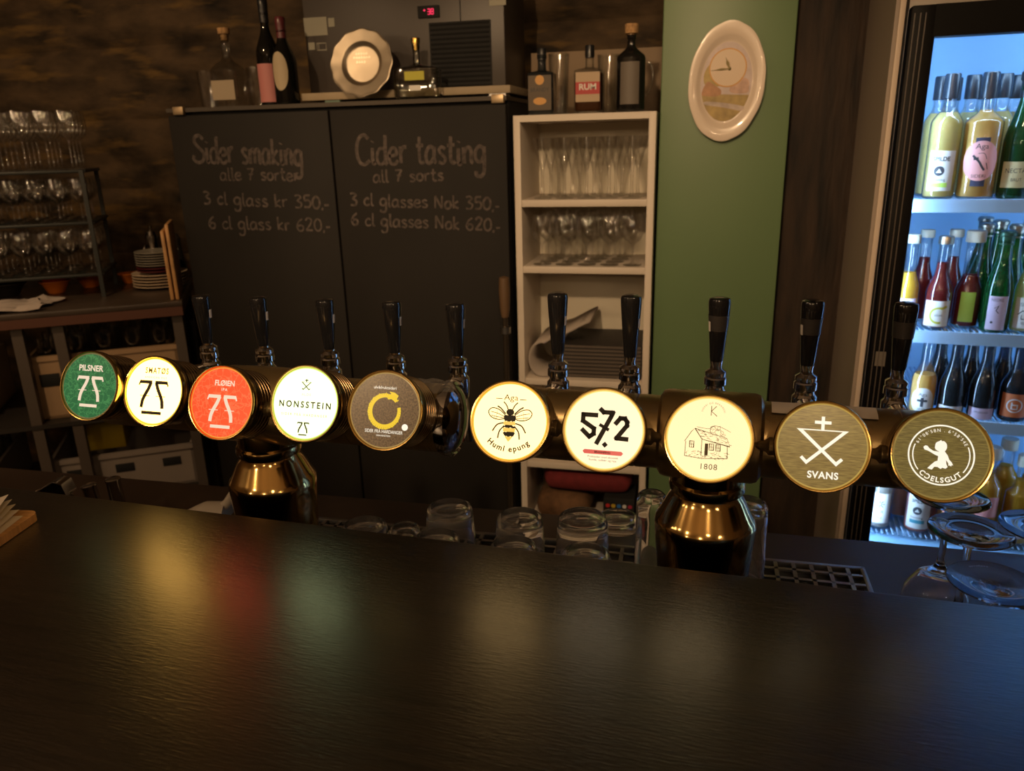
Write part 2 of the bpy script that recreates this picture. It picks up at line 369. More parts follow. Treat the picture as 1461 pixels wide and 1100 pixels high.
# ------------------------------------------------------------------ counter and worktop
def wood(name, c1, c2, rough):
    m = bpy.data.materials.new(name); m.use_nodes = True; nt = m.node_tree; b = nt.nodes['Principled BSDF']
    tc = nt.nodes.new('ShaderNodeTexCoord'); mp = nt.nodes.new('ShaderNodeMapping'); mp.inputs['Scale'].default_value = (2.0, 30, 30)
    n = nt.nodes.new('ShaderNodeTexNoise'); n.inputs['Scale'].default_value = 4; n.inputs['Detail'].default_value = 9; n.inputs['Roughness'].default_value = 0.65
    mp2 = nt.nodes.new('ShaderNodeMapping'); mp2.inputs['Scale'].default_value = (14, 120, 60)
    n2 = nt.nodes.new('ShaderNodeTexNoise'); n2.inputs['Scale'].default_value = 5; n2.inputs['Detail'].default_value = 5
    cr_ = nt.nodes.new('ShaderNodeValToRGB'); cr_.color_ramp.elements[0].position = 0.3; cr_.color_ramp.elements[1].position = 0.75
    cr_.color_ramp.elements[0].color = (*c1, 1); cr_.color_ramp.elements[1].color = (*c2, 1)
    mr = nt.nodes.new('ShaderNodeMapRange'); mr.inputs[1].default_value = 0.3; mr.inputs[2].default_value = 0.7; mr.inputs[3].default_value = rough + 0.06; mr.inputs[4].default_value = rough - 0.04
    bp = nt.nodes.new('ShaderNodeBump'); bp.inputs['Strength'].default_value = 0.30; bp.inputs['Distance'].default_value = 0.002
    b.inputs['Coat Weight'].default_value = 0.6; b.inputs['Coat Roughness'].default_value = 0.30; b.inputs['Specular IOR Level'].default_value = 0.7
    nt.links.new(tc.outputs['Object'], mp.inputs[0]); nt.links.new(mp.outputs[0], n.inputs[0]); nt.links.new(n.outputs['Fac'], cr_.inputs[0]); nt.links.new(cr_.outputs[0], b.inputs['Base Color'])
    nt.links.new(tc.outputs['Object'], mp2.inputs[0]); nt.links.new(mp2.outputs[0], n2.inputs[0])
    nt.links.new(n2.outputs['Fac'], mr.inputs[0]); nt.links.new(mr.outputs[0], b.inputs['Roughness'])
    nt.links.new(n2.outputs['Fac'], bp.inputs['Height']); nt.links.new(bp.outputs[0], b.inputs['Normal'])
    return m
M_counter = wood('black_stained_wood', (0.006, 0.0048, 0.0036), (0.026, 0.018, 0.012), 0.32)
M_work = pm('brown_laminate', (0.050, 0.030, 0.018), 0.45, var=0.15, scale=8)
M_black = pm('black_paint', (0.012, 0.010, 0.009), 0.5)
CZ = 1.12; CR = R(-2.57); nb = Vector((math.sin(-CR), math.cos(CR), 0)); cb = Vector((-0.3, 0.76, 0))
cc = cb - nb * 0.34
t = thing('bar_counter', 'dark stained wooden bar counter running along the front', 'counter', (cc.x, cc.y, 0), CR)
MB().box((0, 0, 0), (3.6, 0.68, 0.045), bev=0.005).build('top', M_counter, t, loc=(0, 0, CZ - 0.0225))
MB().box((0, 0, 0), (3.5, 0.05, CZ - 0.045)).build('front_panel', M_black, t, loc=(0, -0.1, (CZ - 0.045) / 2))
WZ = 0.90
t = thing('worktop_cabinet', 'low brown worktop behind the bar under the tap towers', 'worktop', (-0.35, 1.0, 0))
MB().box((0, 0, 0), (2.9, 0.53, 0.04), bev=0.004).build('top', M_work, t, loc=(0, 0, WZ - 0.02))
MB().box((0, 0, 0), (2.84, 0.48, 0.76)).build('cabinet_body', M_black, t, loc=(0, -0.01, 0.48))
MB().box((0, 0, 0), (2.84, 0.44, 0.1)).build('plinth', M_black, t, loc=(0, -0.01, 0.05))
# drip tray: steel pan with a square grid
M_steel = pm('brushed_steel', (0.42, 0.41, 0.40), 0.32, 1.0, var=0.12, scale=40, stretch=(0.2, 1, 1))
M_pan = pm('dark_pan', (0.03, 0.03, 0.03), 0.4, 0.6)
M_chrome = pm('chrome', (0.62, 0.60, 0.58), 0.08, 1.0)
tx0, tx1, ty0, ty1 = -0.76, 0.278, 0.80, 1.148
t = thing('drip_tray', 'long steel drip tray with square grid under the tap towers', 'drip tray', ((tx0 + tx1) / 2, (ty0 + ty1) / 2, WZ))
hx, hy = (tx1 - tx0) / 2, (ty1 - ty0) / 2
MB().box((0, 0, 0.0015), (2 * hx - 0.004, 2 * hy - 0.004, 0.003)).build('pan', M_pan, t)
m = MB()
for sx in (-1, 1): m.box((sx * (hx - 0.004), 0, 0.008), (0.008, 2 * hy, 0.015), bev=0.002)
for sy in (-1, 1): m.box((0, sy * (hy - 0.004), 0.008), (2 * hx, 0.008, 0.015), bev=0.002)
m.build('rim', M_steel, t)
m = MB(); n = int(2 * hx / 0.026)
for i in range(1, n): m.box((-hx + 2 * hx * i / n, 0, 0.0125), (0.006, 2 * hy - 0.016, 0.004))
n = int(2 * hy / 0.026)
for i in range(1, n): m.box((0, -hy + 2 * hy * i / n, 0.0125), (2 * hx - 0.016, 0.006, 0.004))
m.build('grid', M_steel, t, smooth=0)
TZ = WZ + 0.0148

# ------------------------------------------------------------------ beer tap towers
M_brass = pm('polished_brass', (0.60, 0.40, 0.15), 0.12, 1.0, rvar=0.05, scale=18)
M_brassd = pm('aged_brass', (0.42, 0.31, 0.15), 0.30, 0.9, rvar=0.08, scale=25)
M_house = pm('dark_brass_housing', (0.16, 0.11, 0.055), 0.22, 1.0)
M_bezel = pm('brass_bezel', (0.62, 0.42, 0.15), 0.16, 1.0)
M_handle = pm('black_handle', (0.008, 0.008, 0.009), 0.14)
M_sticker = pm('white_sticker', (0.55, 0.52, 0.50), 0.6)
M_tape = pm('dark_tape', (0.03, 0.027, 0.026), 0.35)
M_film = thin_glass('clear_film', (0.9, 0.9, 0.9), 1.6, 0.12, (0.5, 0.46, 0.42), 0.18)
M_paper = pm('white_paper', (0.62, 0.56, 0.50), 0.8)
INK = pm('black_ink', (0.012, 0.011, 0.010), 0.5)
INKG = pm('gold_ink', (0.22, 0.13, 0.02), 0.5)
GREYI = pm('grey_ink', (0.20, 0.16, 0.10), 0.6)
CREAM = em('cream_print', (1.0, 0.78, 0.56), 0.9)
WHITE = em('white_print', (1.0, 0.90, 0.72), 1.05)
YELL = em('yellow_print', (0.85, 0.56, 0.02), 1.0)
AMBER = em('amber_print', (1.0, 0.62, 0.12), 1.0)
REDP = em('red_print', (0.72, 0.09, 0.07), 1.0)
def logo75(a, s=1.0, ox=0.0, oy=0.0):
    for k in (-1, 1):
        T = lambda p: (ox + k * p[0] * s, oy + p[1] * s)
        a.stroke([T((0.055, 0.30)), T((0.50, 0.30))], 0.105 * s); a.stroke([T((0.48, 0.33)), T((0.53, 0.19))], 0.05 * s)
        a.stroke([T(p) for p in ((0.095, 0.30), (0.17, 0.10), (0.28, -0.10), (0.355, -0.28), (0.385, -0.50))], 0.118 * s, smooth=5)
        a.stroke([T((0.12, -0.13)), T((0.46, -0.13))], 0.022 * s)
    a.rect(ox - 0.36 * s, oy - 0.70 * s, ox + 0.36 * s, oy - 0.60 * s)
    return a
def svans(a, s=1.0, oy=0.0, w=0.07):
    T = lambda x, y: (x * s, oy + y * s)
    a.stroke([T(0, 0.60), T(0, 0.30)], w); a.stroke([T(-0.17, 0.47), T(0.17, 0.47)], w)
    a.stroke([T(-0.30, -0.42), T(-0.42, -0.30)], w); a.stroke([T(0.30, -0.42), T(0.42, -0.30)], w)
    a.stroke([T(-0.33, -0.44), T(0.47, 0.30), T(-0.47, 0.30), T(0.33, -0.44)], w)
    return a
def art_pilsner(): return [('lettering', CREAM, Art().text('PILSNER', 0.0, 0.47, 0.26, 'b', fit=0.92)), ('emblem', CREAM, logo75(Art(), 0.92, 0.02, -0.02))]
def art_smatos(): return [('lettering', INKG, Art().text('SMATØS', 0.06, 0.56, 0.25, 'b', 0.03, fit=0.85).text('AMERICAN PILS', 0.03, 0.40, 0.085, 'r', 0.02, fit=0.8)), ('emblem', INK, logo75(Art(), 1.0, -0.02, -0.02))]
def art_floien():
    a = Art().text('FLØIEN', 0.06, 0.50, 0.22, 'b', fit=0.68).text('IPA', 0.06, 0.35, 0.11, 'b', 0.02)
    return [('lettering', CREAM, a), ('emblem', CREAM, logo75(Art(), 0.92, 0.02, -0.10))]
def art_nons():
    a = Art().text('NONSSTEIN', 0.0, -0.12, 0.25, 'b', 0.06, fit=1.66).text('SIDER FRÅ HARDANGER', 0.0, -0.36, 0.10, 'r', 0.03, fit=1.45).text('ALDE', 0.02, 0.22, 0.10, 't', 0.02)
    return [('lettering', INK, a), ('emblem', INK, svans(logo75(Art(), 0.36, 0.0, -0.66), 0.30, 0.52, 0.026))]
def art_ring():
    pts = [(0.43 * math.cos(R(d)), 0.43 * math.sin(R(d)) - 0.02) for d in range(40, 412 - 32, 8)]
    y = Art(); n = len(pts)
    for i in range(n - 1): y.stroke([pts[i], pts[i + 1]], 0.09 + 0.05 * math.sin(math.pi * i / n))
    y.poly([(0.36, 0.24), (0.24, 0.33), (0.08, 0.30), (0.02, 0.40), (0.16, 0.46), (0.10, 0.52), (0.26, 0.50), (0.38, 0.42), (0.34, 0.34)])
    for i in range(0, n - 4, 3): a_ = R(40 + 8 * i); y.poly([(0.47 * math.cos(a_ - 0.05), 0.47 * math.sin(a_ - 0.05) - 0.02), (0.47 * math.cos(a_ + 0.05), 0.47 * math.sin(a_ + 0.05) - 0.02), (0.52 * math.cos(a_), 0.52 * math.sin(a_) - 0.02)])
    w = Art().text('ulvikfruktsideri', -0.03, 0.58, 0.12, 'r', fit=0.68).text('SIDER FRÅ HARDANGER', 0.02, -0.62, 0.13, 'r', fit=1.12).text('GRAVENSTEIN', 0.02, -0.71, 0.065, 'r', fit=0.42)
    w.disc((0.63, -0.42), 0.09)
    return [('emblem', YELL, y), ('lettering', WHITE, w)]
def art_bee():
    k = Art()
    k.disc((0.0, 0.25), 0.11, 20, 0.09)
    for s_ in (-1, 1):
        T = lambda x, y: (s_ * x, y)
        k.stroke([T(0.06, 0.32), T(0.12, 0.44), T(0.20, 0.52)], 0.030, smooth=4)
        k.stroke([T(0.10, 0.14), T(0.30, 0.30), T(0.50, 0.34), T(0.60, 0.24), T(0.52, 0.10), T(0.32, 0.04), T(0.12, 0.08)], 0.026, smooth=5)
        k.stroke([T(0.14, 0.12), T(0.34, 0.20), T(0.54, 0.24)], 0.018, smooth=4); k.stroke([T(0.14, 0.09), T(0.36, 0.11), T(0.52, 0.14)], 0.018, smooth=4); k.stroke([T(0.36, 0.28), T(0.38, 0.06)], 0.008)
        k.stroke([T(0.12, 0.20), T(0.26, 0.34), T(0.36, 0.40)], 0.036); k.stroke([T(0.16, -0.04), T(0.34, -0.10), T(0.46, -0.28)], 0.036, smooth=4)
        k.stroke([T(0.14, -0.12), T(0.26, -0.26), T(0.30, -0.46)], 0.036, smooth=4)
    def fuzz(y0, y1, w0, w1, seed):
        r_ = random.Random(seed); top = []; bot = []
        for i in range(13): f = i / 12 * 2 - 1; top.append((f * w0, y1 + r_.uniform(-0.02, 0.02) - 0.03 * f * f)); bot.append((f * w1, y0 + r_.uniform(-0.02, 0.02) + 0.02 * f * f))
        k.poly(bot + top[::-1])
    fuzz(0.00, 0.18, 0.17, 0.15, 1); fuzz(-0.17, -0.09, 0.17, 0.18, 2); fuzz(-0.40, -0.26, 0.17, 0.12, 3)
    y = Art().poly([(-0.15, -0.0), (0.15, -0.0), (0.17, -0.09), (-0.17, -0.09)]).poly([(-0.17, -0.17), (0.17, -0.17), (0.16, -0.27), (-0.16, -0.27)]).poly([(-0.11, -0.40), (0.11, -0.40), (0.0, -0.54)])
    k.arc('Huml epung', (0, 0.06), 0.86, -90, 0.21, 'b', 0.03, below=True)
    k.text('Aga', 0.0, 0.57, 0.22, 'r', fit=0.40).text('7%', 0.02, -0.80, 0.07)
    k.stroke([(-0.42, 0.60), (-0.24, 0.60)], 0.02); k.stroke([(0.24, 0.60), (0.42, 0.60)], 0.02)
    return [('emblem', INK, k), ('emblem_stripes', AMBER, y)]
def art_572():
    k = Art(); w = 0.108
    def segs(pts, ww=w):
        for (ax, ay), (bx, by) in zip(pts[:-1], pts[1:]):
            d = (Vector((bx, by)) - Vector((ax, ay))).normalized() * ww * 0.42; k.stroke([(ax - d.x, ay - d.y), (bx + d.x, by + d.y)], ww)
    segs([(-0.22, 0.37), (-0.56, 0.37), (-0.56, 0.20), (-0.26, 0.02), (-0.26, -0.118), (-0.37, -0.20), (-0.55, -0.04)], 0.118)
    segs([(-0.10, 0.52), (-0.03, 0.46), (0.21, 0.46), (0.17, 0.36), (-0.16, -0.34)], 0.118); segs([(-0.09, 0.118), (0.10, 0.02)], 0.085)
    segs([(0.31, 0.20), (0.41, 0.33), (0.53, 0.33), (0.59, 0.24), (0.59, 0.15), (0.34, -0.19), (0.60, -0.20)], 0.118)
    k.poly([(-0.03, -0.38), (0.05, -0.30), (0.13, -0.38), (0.05, -0.46)])
    r_ = Art().poly([(-0.52, -0.58), (-0.47, -0.53), (0.49, -0.53), (0.54, -0.58), (0.49, -0.64), (-0.47, -0.64)])
    k2 = Art().text('BRANNFENG', 0.0, -0.605, 0.065, 'b', fit=0.42)
    k.text('Fruktsider med eksotisk', 0.02, -0.73, 0.075, 'r', fit=0.80).text('humle, solbær og rips', 0.02, -0.81, 0.075, 'r', fit=0.72)
    return [('emblem', INK, k), ('banner', REDP, r_), ('lettering', INK, k2)]
def art_house():
    k = Art(); w = 0.014; r_ = random.Random(5)
    k.stroke([(-0.58, -0.10), (-0.42, 0.16), (-0.34, 0.24), (-0.16, -0.02), (-0.16, -0.42)], w); k.stroke([(-0.34, 0.24), (0.44, 0.04), (0.52, -0.16), (-0.16, -0.02)], w)
    k.stroke([(-0.55, -0.10), (-0.56, -0.46)], w); k.stroke([(0.46, -0.15), (0.47, -0.46)], w); k.stroke([(-0.56, -0.46), (-0.16, -0.50), (0.47, -0.46)], w)
    for x, y in ((-0.40, -0.16), (0.08, -0.20), (0.24, -0.21)): k.stroke([(x - 0.05, y - 0.08), (x + 0.05, y - 0.08), (x + 0.05, y + 0.08), (x - 0.05, y + 0.08)], 0.016, True); k.stroke([(x, y - 0.08), (x, y + 0.08)], 0.012); k.stroke([(x - 0.05, y), (x + 0.05, y)], 0.010)
    k.poly([(-0.08, -0.42), (0.0, -0.42), (0.0, -0.12), (-0.08, -0.12)])
    g = Art()
    for i in range(90):
        x, y = r_.uniform(-0.55, 0.46), r_.uniform(-0.50, -0.32); g.stroke([(x, y), (x + r_.uniform(0.02, 0.06), y + r_.uniform(-0.02, 0.02))], 0.008)
    for i in range(60):
        f = r_.random(); h = r_.random(); x = -0.34 + 0.78 * f + 0.13 * h; y = 0.24 - 0.20 * f - 0.24 * h; g.stroke([(x, y), (x + 0.06, y - 0.015)], 0.007)
    for i in range(12):
        a_ = r_.uniform(0, 6.28); cx, cy = 0.22 + r_.uniform(-0.14, 0.14), 0.20 + r_.uniform(-0.06, 0.08); g.stroke([(cx + 0.07 * math.cos(a_ + q), cy + 0.06 * math.sin(a_ + q)) for q in (0, 0.7, 1.4, 2.1, 2.8)], 0.008, smooth=3)
    g.stroke([(-0.30, 0.28), (0.0, 0.25), (0.12, 0.33), (0.30, 0.30), (0.52, 0.20)], 0.010, smooth=4)
    k.text('1808', 0.03, -0.76, 0.20, 'r', 0.015)
    g.arc('SIDERI OG BRENNERI', (0.08, 0.62), 0.26, 90, 0.055, 'r', 0.012)
    k.stroke([(0.03, 0.82), (0.03, 0.58)], 0.016); k.stroke([(0.15, 0.82), (0.03, 0.69), (0.14, 0.60), (0.17, 0.57)], 0.016)
    return [('emblem', GREYI, k), ('emblem_shading', GREYI, g)]
def art_svans(): return [('emblem', WHITE, svans(Art(), 1.10, 0.06, 0.075)), ('lettering', WHITE, Art().text('SVANS', 0.05, -0.76, 0.23, 'b', 0.01, fit=0.70))]
def art_child():
    a = Art().ring((0, 0.0), 0.69, 0.035, 72)
    a.ring((0, 0), 0.60, 0.025, 30, -38, 22).ring((0, 0), 0.60, 0.025, 30, 158, 218)
    a.arc("61°08'58N . 6°58'54E", (0, 0), 0.545, 90, 0.105, 'r', 0.016)
    a.arc('CↃELSGUT', (0, 0), 0.635, -90, 0.165, 'b', 0.03, below=True)
    T = lambda L: [((x - 879) / 249, -(y - 832) / 227) for x, y in L]
    a.poly(smooth_path(T([(845, 790), (850, 768), (868, 758), (876, 752), (880, 758), (892, 758), (906, 772), (907, 795), (896, 812), (880, 818), (862, 812), (848, 802)]), 3, True))
    a.poly(T([(866, 815), (898, 812), (914, 832), (922, 852), (937, 868), (944, 882), (936, 880), (934, 888), (926, 882), (920, 886), (918, 872), (906, 856), (908, 875), (916, 892), (905, 902), (888, 898), (880, 905), (862, 895), (846, 896), (834, 912), (810, 906), (826, 888), (848, 868), (862, 862), (864, 838), (846, 832), (824, 820), (806, 812), (790, 808), (784, 795), (794, 786), (806, 788), (816, 800), (838, 812)]))
    return [('emblem', WHITE, a)]
SPECS_L = [
    ('green lit medallion with pale 75 sign and the word PILSNER', em('lit_green', srgb(36, 98, 56), 1.0, (srgb(62, 128, 72), 110, 'lines')), em('edge_glow_green', (0.30, 0.26, 0.10), 0.5), art_pilsner),
    ('brightly lit white medallion with black 75 sign and painted yellow edge glow', em('lit_yellow_white', (8.0, 4.3, 0.90), 1.0), em('edge_glow_yellow', (1.3, 0.85, 0.06), 1.0), art_smatos),
    ('orange red lit medallion with pale 75 sign', em('lit_red', (2.0, 0.085, 0.020), 1.0, ((2.1, 0.15, 0.05), 100, 'lines')), em('edge_glow_red', (1.0, 0.35, 0.05), 0.9), art_floien),
    ('lit greenish white medallion with thin dark lettering', em('lit_green_white', (1.75, 2.0, 1.0), 1.0), em('edge_glow_lime', (0.72, 0.95, 0.14), 1.0), art_nons),
    ('brown medallion with yellow ring shaped serpent', em('lit_brown', srgb(118, 88, 56), 0.85, (srgb(78, 54, 30), 420, 'speckle')), em('edge_glow_brown', (0.35, 0.22, 0.07), 1.0), art_ring)]
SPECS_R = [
    ('lit amber medallion with a bumblebee drawing', em('lit_amber', (2.6, 1.65, 0.65), 1.0), em('edge_glow_amber', (1.15, 0.62, 0.07), 1.0), art_bee),
    ('lit cream medallion with black figures 5 7 2 and a red banner', em('lit_cream', (1.25, 1.02, 0.64), 1.0), em('edge_glow_cream', (1.2, 0.80, 0.20), 1.0), art_572),
    ('lit cream medallion with a drawn house and the year 1808', em('lit_warm_cream', (1.3, 0.96, 0.50), 1.0), em('edge_glow_warm', (1.15, 0.72, 0.16), 1.0), art_house),
    ('brown brushed medallion with white crossed symbol', em('lit_bronze', srgb(150, 124, 66), 0.9, (srgb(112, 88, 42), 800, 'brushed')), em('edge_glow_bronze', (0.5, 0.33, 0.08), 0.9), art_svans),
    ('olive brown medallion with white child silhouette in a ring', em('lit_olive', srgb(128, 110, 56), 0.9, (srgb(92, 76, 36), 900, 'brushed')), em('edge_glow_olive', (0.28, 0.19, 0.05), 0.9), art_child)]
RM = 0.0505; RL = 0.0475
def tower(label, loc, offs, handle_dx, x0, x1, cap_right, specs, stickers, knobs, medz, hk=1.0, hz=0.0):
    t = thing('beer_tap_tower', label, 'beer tap', (loc[0], loc[1], TZ), R(-2.35))
    m = MB()
    m.lathe([(0, 0), (0.068, 0), (0.070, 0.004), (0.066, 0.010), (0.058, 0.014), (0.0545, 0.03), (0.056, 0.06), (0.0605, 0.12), (0.0635, 0.158), (0.064, 0.168), (0.0625, 0.176), (0.058, 0.182), (0.047, 0.205), (0.043, 0.211), (0.0425, 0.214), (0.0465, 0.217), (0.0475, 0.222), (0.0465, 0.228), (0.0435, 0.231), (0.0435, 0.262), (0, 0.262)], 56)
    m.build('column', M_brass, t, smooth=28)
    zt = 0.288; TX = Matrix.Translation((0, 0, zt)) @ Matrix.Rotation(math.pi / 2, 4, 'Y')
    prof = [(0, x0), (0.045, x0)]
    for xx in sorted([o - 0.028 for o in offs] + [o + 0.030 for o in offs]): prof += [(0.0465, xx - 0.0012), (0.0452, xx), (0.0465, xx + 0.0012)]
    prof = sorted(prof[2:], key=lambda p: p[1]); prof = [p for p in prof if x0 + 0.004 < p[1] < x1 - 0.004]
    prof = [(0, x0 - 0.008), (0.03, x0 - 0.006), (0.0455, x0), (0.0465, x0 + 0.003)] + prof + [(0.0465, x1)]
    if not cap_right: prof += [(0.044, x1 + 0.003), (0.03, x1 + 0.007), (0, x1 + 0.008)]
    else: prof += [(0, x1)]
    MB().lathe(prof, 56, TX).build('crossbar', M_brassd, t, smooth=24)
    MB().lathe([(0.047, -0.062), (0.0535, -0.058), (0.0555, -0.052), (0.0565, 0), (0.0555, 0.052), (0.0535, 0.058), (0.047, 0.062)], 56, TX).build('tee_joint', M_brassd, t, smooth=24)
    if cap_right:
        MB().lathe([(0.0468, x1 - 0.012), (0.0495, x1 - 0.012), (0.0505, x1 - 0.006), (0.0505, x1 + 0.002), (0.047, x1 + 0.005), (0.045, x1 + 0.003), (0.034, x1 + 0.010), (0.018, x1 + 0.0135), (0, x1 + 0.0145)], 56, TX).build('end_cap', M_chrome, t, smooth=24)['label'] = 'polished silver end cap'
        r_ = random.Random(3); f = MB(); vs = []; fs = []
        for i in range(8):
            for j in range(5):
                a = R(58 + 9 * j + r_.uniform(-3, 3)); rr = 0.0517 + r_.uniform(0, 0.003) + (0.004 if i > 5 else 0); x = x1 - 0.06 + 0.010 * i + r_.uniform(-0.004, 0.004)
                vs.append((x, -rr * math.cos(a) + 0.0, zt + rr * math.sin(a)))
        for i in range(7):
            for j in range(4): fs.append((i * 5 + j, i * 5 + j + 1, i * 5 + j + 6, i * 5 + j + 5))
        f.add(vs, fs).build('film_remnant', M_film, t, smooth=0)['label'] = 'torn clear protective film'
    for i, o in enumerate(offs):
        desc, face, rim, art = specs[i]
        # faucet behind the tube
        hx_ = o + handle_dx[i]; fy = 0.150
        m = MB(); TY = Matrix.Translation((hx_, 0.040, zt)) @ Matrix.Rotation(-math.pi / 2, 4, 'X')
        m.lathe([(0, 0), (0.017, 0), (0.017, 0.012), (0.011, 0.014), (0.011, 0.060), (0.017, 0.062), (0.017, 0.078), (0.012, 0.082), (0.012, 0.112), (0, 0.112)], 20, TY)
        TV = Matrix.Translation((hx_, fy, 0))
        m.lathe([(0, zt - 0.03), (0.011, zt - 0.03), (0.015, zt - 0.020), (0.0165, zt - 0.004), (0.0165, zt + 0.010), (0.013, zt + 0.014), (0.0125, zt + 0.018), (0.0155, zt + 0.021), (0.0155, zt + 0.030), (0.0125, zt + 0.033), (0.0145, zt + 0.034), (0.0145, zt + 0.039), (0.0115, zt + 0.041), (0.0085, zt + 0.043), (0.0080, zt + 0.048), (0.0090, zt + 0.057 + hz), (0, zt + 0.057 + hz)], 24, TV)
        fc = m.build('faucet', M_chrome, t, smooth=30); fc['label'] = 'chrome tap faucet with black lever handle'
        MB().tube([(hx_, fy, zt - 0.01), (hx_, fy + 0.012, zt - 0.03), (hx_, fy + 0.030, zt - 0.085), (hx_, fy + 0.036, zt - 0.105)], [0.010, 0.0095, 0.0085, 0.0085], 14).build('spout', M_chrome, fc, smooth=40)
        z0 = zt + 0.055 + hz
        MB().lathe([(0, z0), (0.0088, z0), (0.0094, z0 + 0.004), (0.0125, z0 + 0.045 * hk), (0.0146, z0 + 0.076 * hk), (0.0148, z0 + 0.084 * hk), (0.0138, z0 + 0.088 * hk), (0.010, z0 + 0.0895 * hk), (0, z0 + 0.090 * hk)], 28, TV).build('handle', M_handle, fc, smooth=35)
        kind = stickers[i]
        if kind in 'rl':
            a0 = (-0.05 if cap_right else -0.30) if kind == 'r' else math.pi + 0.45; st = MB(); zc = z0 + 0.050
            vs = []; 
            for j in range(5):
                a = a0 + (j - 2) * 0.11
                for z in (zc - 0.007, zc + 0.007): rr = 0.0128 + (z - z0 - 0.045 * hk) * 0.068 / hk + 0.0003; vs.append((hx_ + rr * math.cos(a), fy + rr * math.sin(a), z))
            st.add(vs, [(2 * j, 2 * j + 2, 2 * j + 3, 2 * j + 1) for j in range(4)]).build('sticker', M_sticker, fc, smooth=0)['label'] = 'small white sticker'
        if kind in 'tl':
            MB().lathe([(0.0129, z0 + 0.044), (0.0143, z0 + 0.066)], 28, TV).build('tape_band', M_tape, fc)['label'] = 'dark band of tape'
        # medallion
        med = MB()
        pr = [(0.030, -0.078), (0.040, -0.072), (0.0455, -0.060)]
        for q in range(6): z = -0.056 + q * 0.007; pr += [(0.0478, z), (0.0478, z + 0.0048), (0.0462, z + 0.0054), (0.0462, z + 0.0066)]
        pr += [(0.0478, -0.012), (0.0502, -0.010), (0.0502, -0.006)]
        med.lathe([(0, -0.078)] + pr + [(RL, -0.004), (0, -0.004)], 64)
        mo = med.build('medallion', M_house, t, loc=(o, medz[i][1], medz[i][0]), smooth=30); mo.rotation_euler = (R(69), 0, 0); mo['label'] = desc
        MB().lathe([(RL, -0.0035), (0.0502, -0.0055), (RM, -0.003), (RM, 0.0012), (0.0495, 0.0024), (0.0482, 0.0022), (0.0470, 0.0004), (0.0470, -0.003)], 72).build('bezel', M_bezel, mo, smooth=40)
        MB().lathe([(0.0455, 0.0001), (0.0470, -0.0004)], 72).build('edge_glow', rim, mo)  # glow falloff at the face edge, painted as an emissive ring
        MB().lathe([(0, 0.0001), (0.0455, 0.0001)], 72).build('lit_face', face, mo, smooth=0)
        for k, (nm, mt, ar) in enumerate(art()): flat_mesh(ar, nm, mt, mo, 0.0455, 0.0004 + 0.0002 * k)
        for sd in knobs[i]:
            s_ = 1 if sd == 'r' else -1
            MB().lathe([(0, -0.002), (0.010, -0.002), (0.0105, 0.006), (0.0065, 0.010), (0.0055, 0.016), (0.003, 0.020), (0, 0.0205)], 20, Matrix.Translation((s_ * 0.047, -0.004, -0.034)) @ Matrix.Rotation(s_ * math.pi / 2, 4, 'Y')).build('thumb_screw', M_brassd, mo, smooth=40)
    return t
lx = -0.5995; rx = 0.0275
ML = [(-0.8346, 0.883, 1.2399), (-0.7353, 0.8899, 1.2343), (-0.6033, 0.8527, 1.2372), (-0.4829, 0.8557, 1.2416), (-0.3662, 0.8396, 1.2444)]
MR = [(-0.2102, 0.852, 1.2344), (-0.0961, 0.8532, 1.2304), (0.0239, 0.8416, 1.2316), (0.144, 0.8374, 1.2321), (0.2629, 0.8377, 1.2304)]
ca, sa = math.cos(R(-2.35)), math.sin(R(-2.35))
def loc_of(p, o): dx, dy = p[0] - o[0], p[1] - o[1]; return (dx * ca + dy * sa, -dx * sa + dy * ca, p[2] - TZ)
LO, RO = (lx, 0.945), (rx, 0.928)
LL = [loc_of(p, LO) for p in ML]; RR_ = [loc_of(p, RO) for p in MR]
def handle_dx(pix, O, LLs, Yl):
    out = []
    for i, (a, b) in enumerate(pix):
        p = at(a, b, Y=Yl[i]); out.append(loc_of((p.x, p.y, 0), O)[0] - LLs[i][0])
    return out
HL = [(292, 450), (372, 450), (466, 450), (561, 460), (651, 468)]; HR = [(796, 460), (900, 462), (1025, 465), (1156, 475), (1288, 480)]
yl = lambda O, x: O[1] + 0.150 - 0.041 * (x - O[0])
tower('brass tap tower with five taps, its medallions running from green to brown serpent ring', LO, [p[0] for p in LL], handle_dx(HL, LO, LL, [yl(LO, p[0]) for p in ML]), -0.262, 0.292, True, SPECS_L, 'rrrrr', ['', '', 'r', '', ''], [(p[2], p[1]) for p in LL], 0.90, -0.009)
tower('brass tap tower with five taps, its medallions running from bumblebee to child silhouette', RO, [p[0] for p in RR_], handle_dx(HR, RO, RR_, [yl(RO, p[0]) for p in MR]), -0.272, 0.262, False, SPECS_R, 'rrllt', ['r', 'r', '', 'l', 'l'], [(p[2], p[1]) for p in RR_])
p = at(1165, 574, Y=0.93)
tp = MB(); 
vs = []
for i in range(7):
    for j in range(4):
        a = R(62 + 10 * j); vs.append((-0.058 + 0.116 * i / 6, -0.0485 * math.cos(a), 0.0485 * math.sin(a)))
tp.add(vs, [(i * 4 + j, i * 4 + j + 1, i * 4 + j + 5, i * 4 + j + 4) for i in range(6) for j in range(3)])
o = tp.build('paper_strip', M_paper, loc=(0.155, 0.923, TZ + 0.288), rz=R(-2.35)); tag(o, 'white paper strip lying on the tap tower behind the crossed symbol medallion', 'paper')
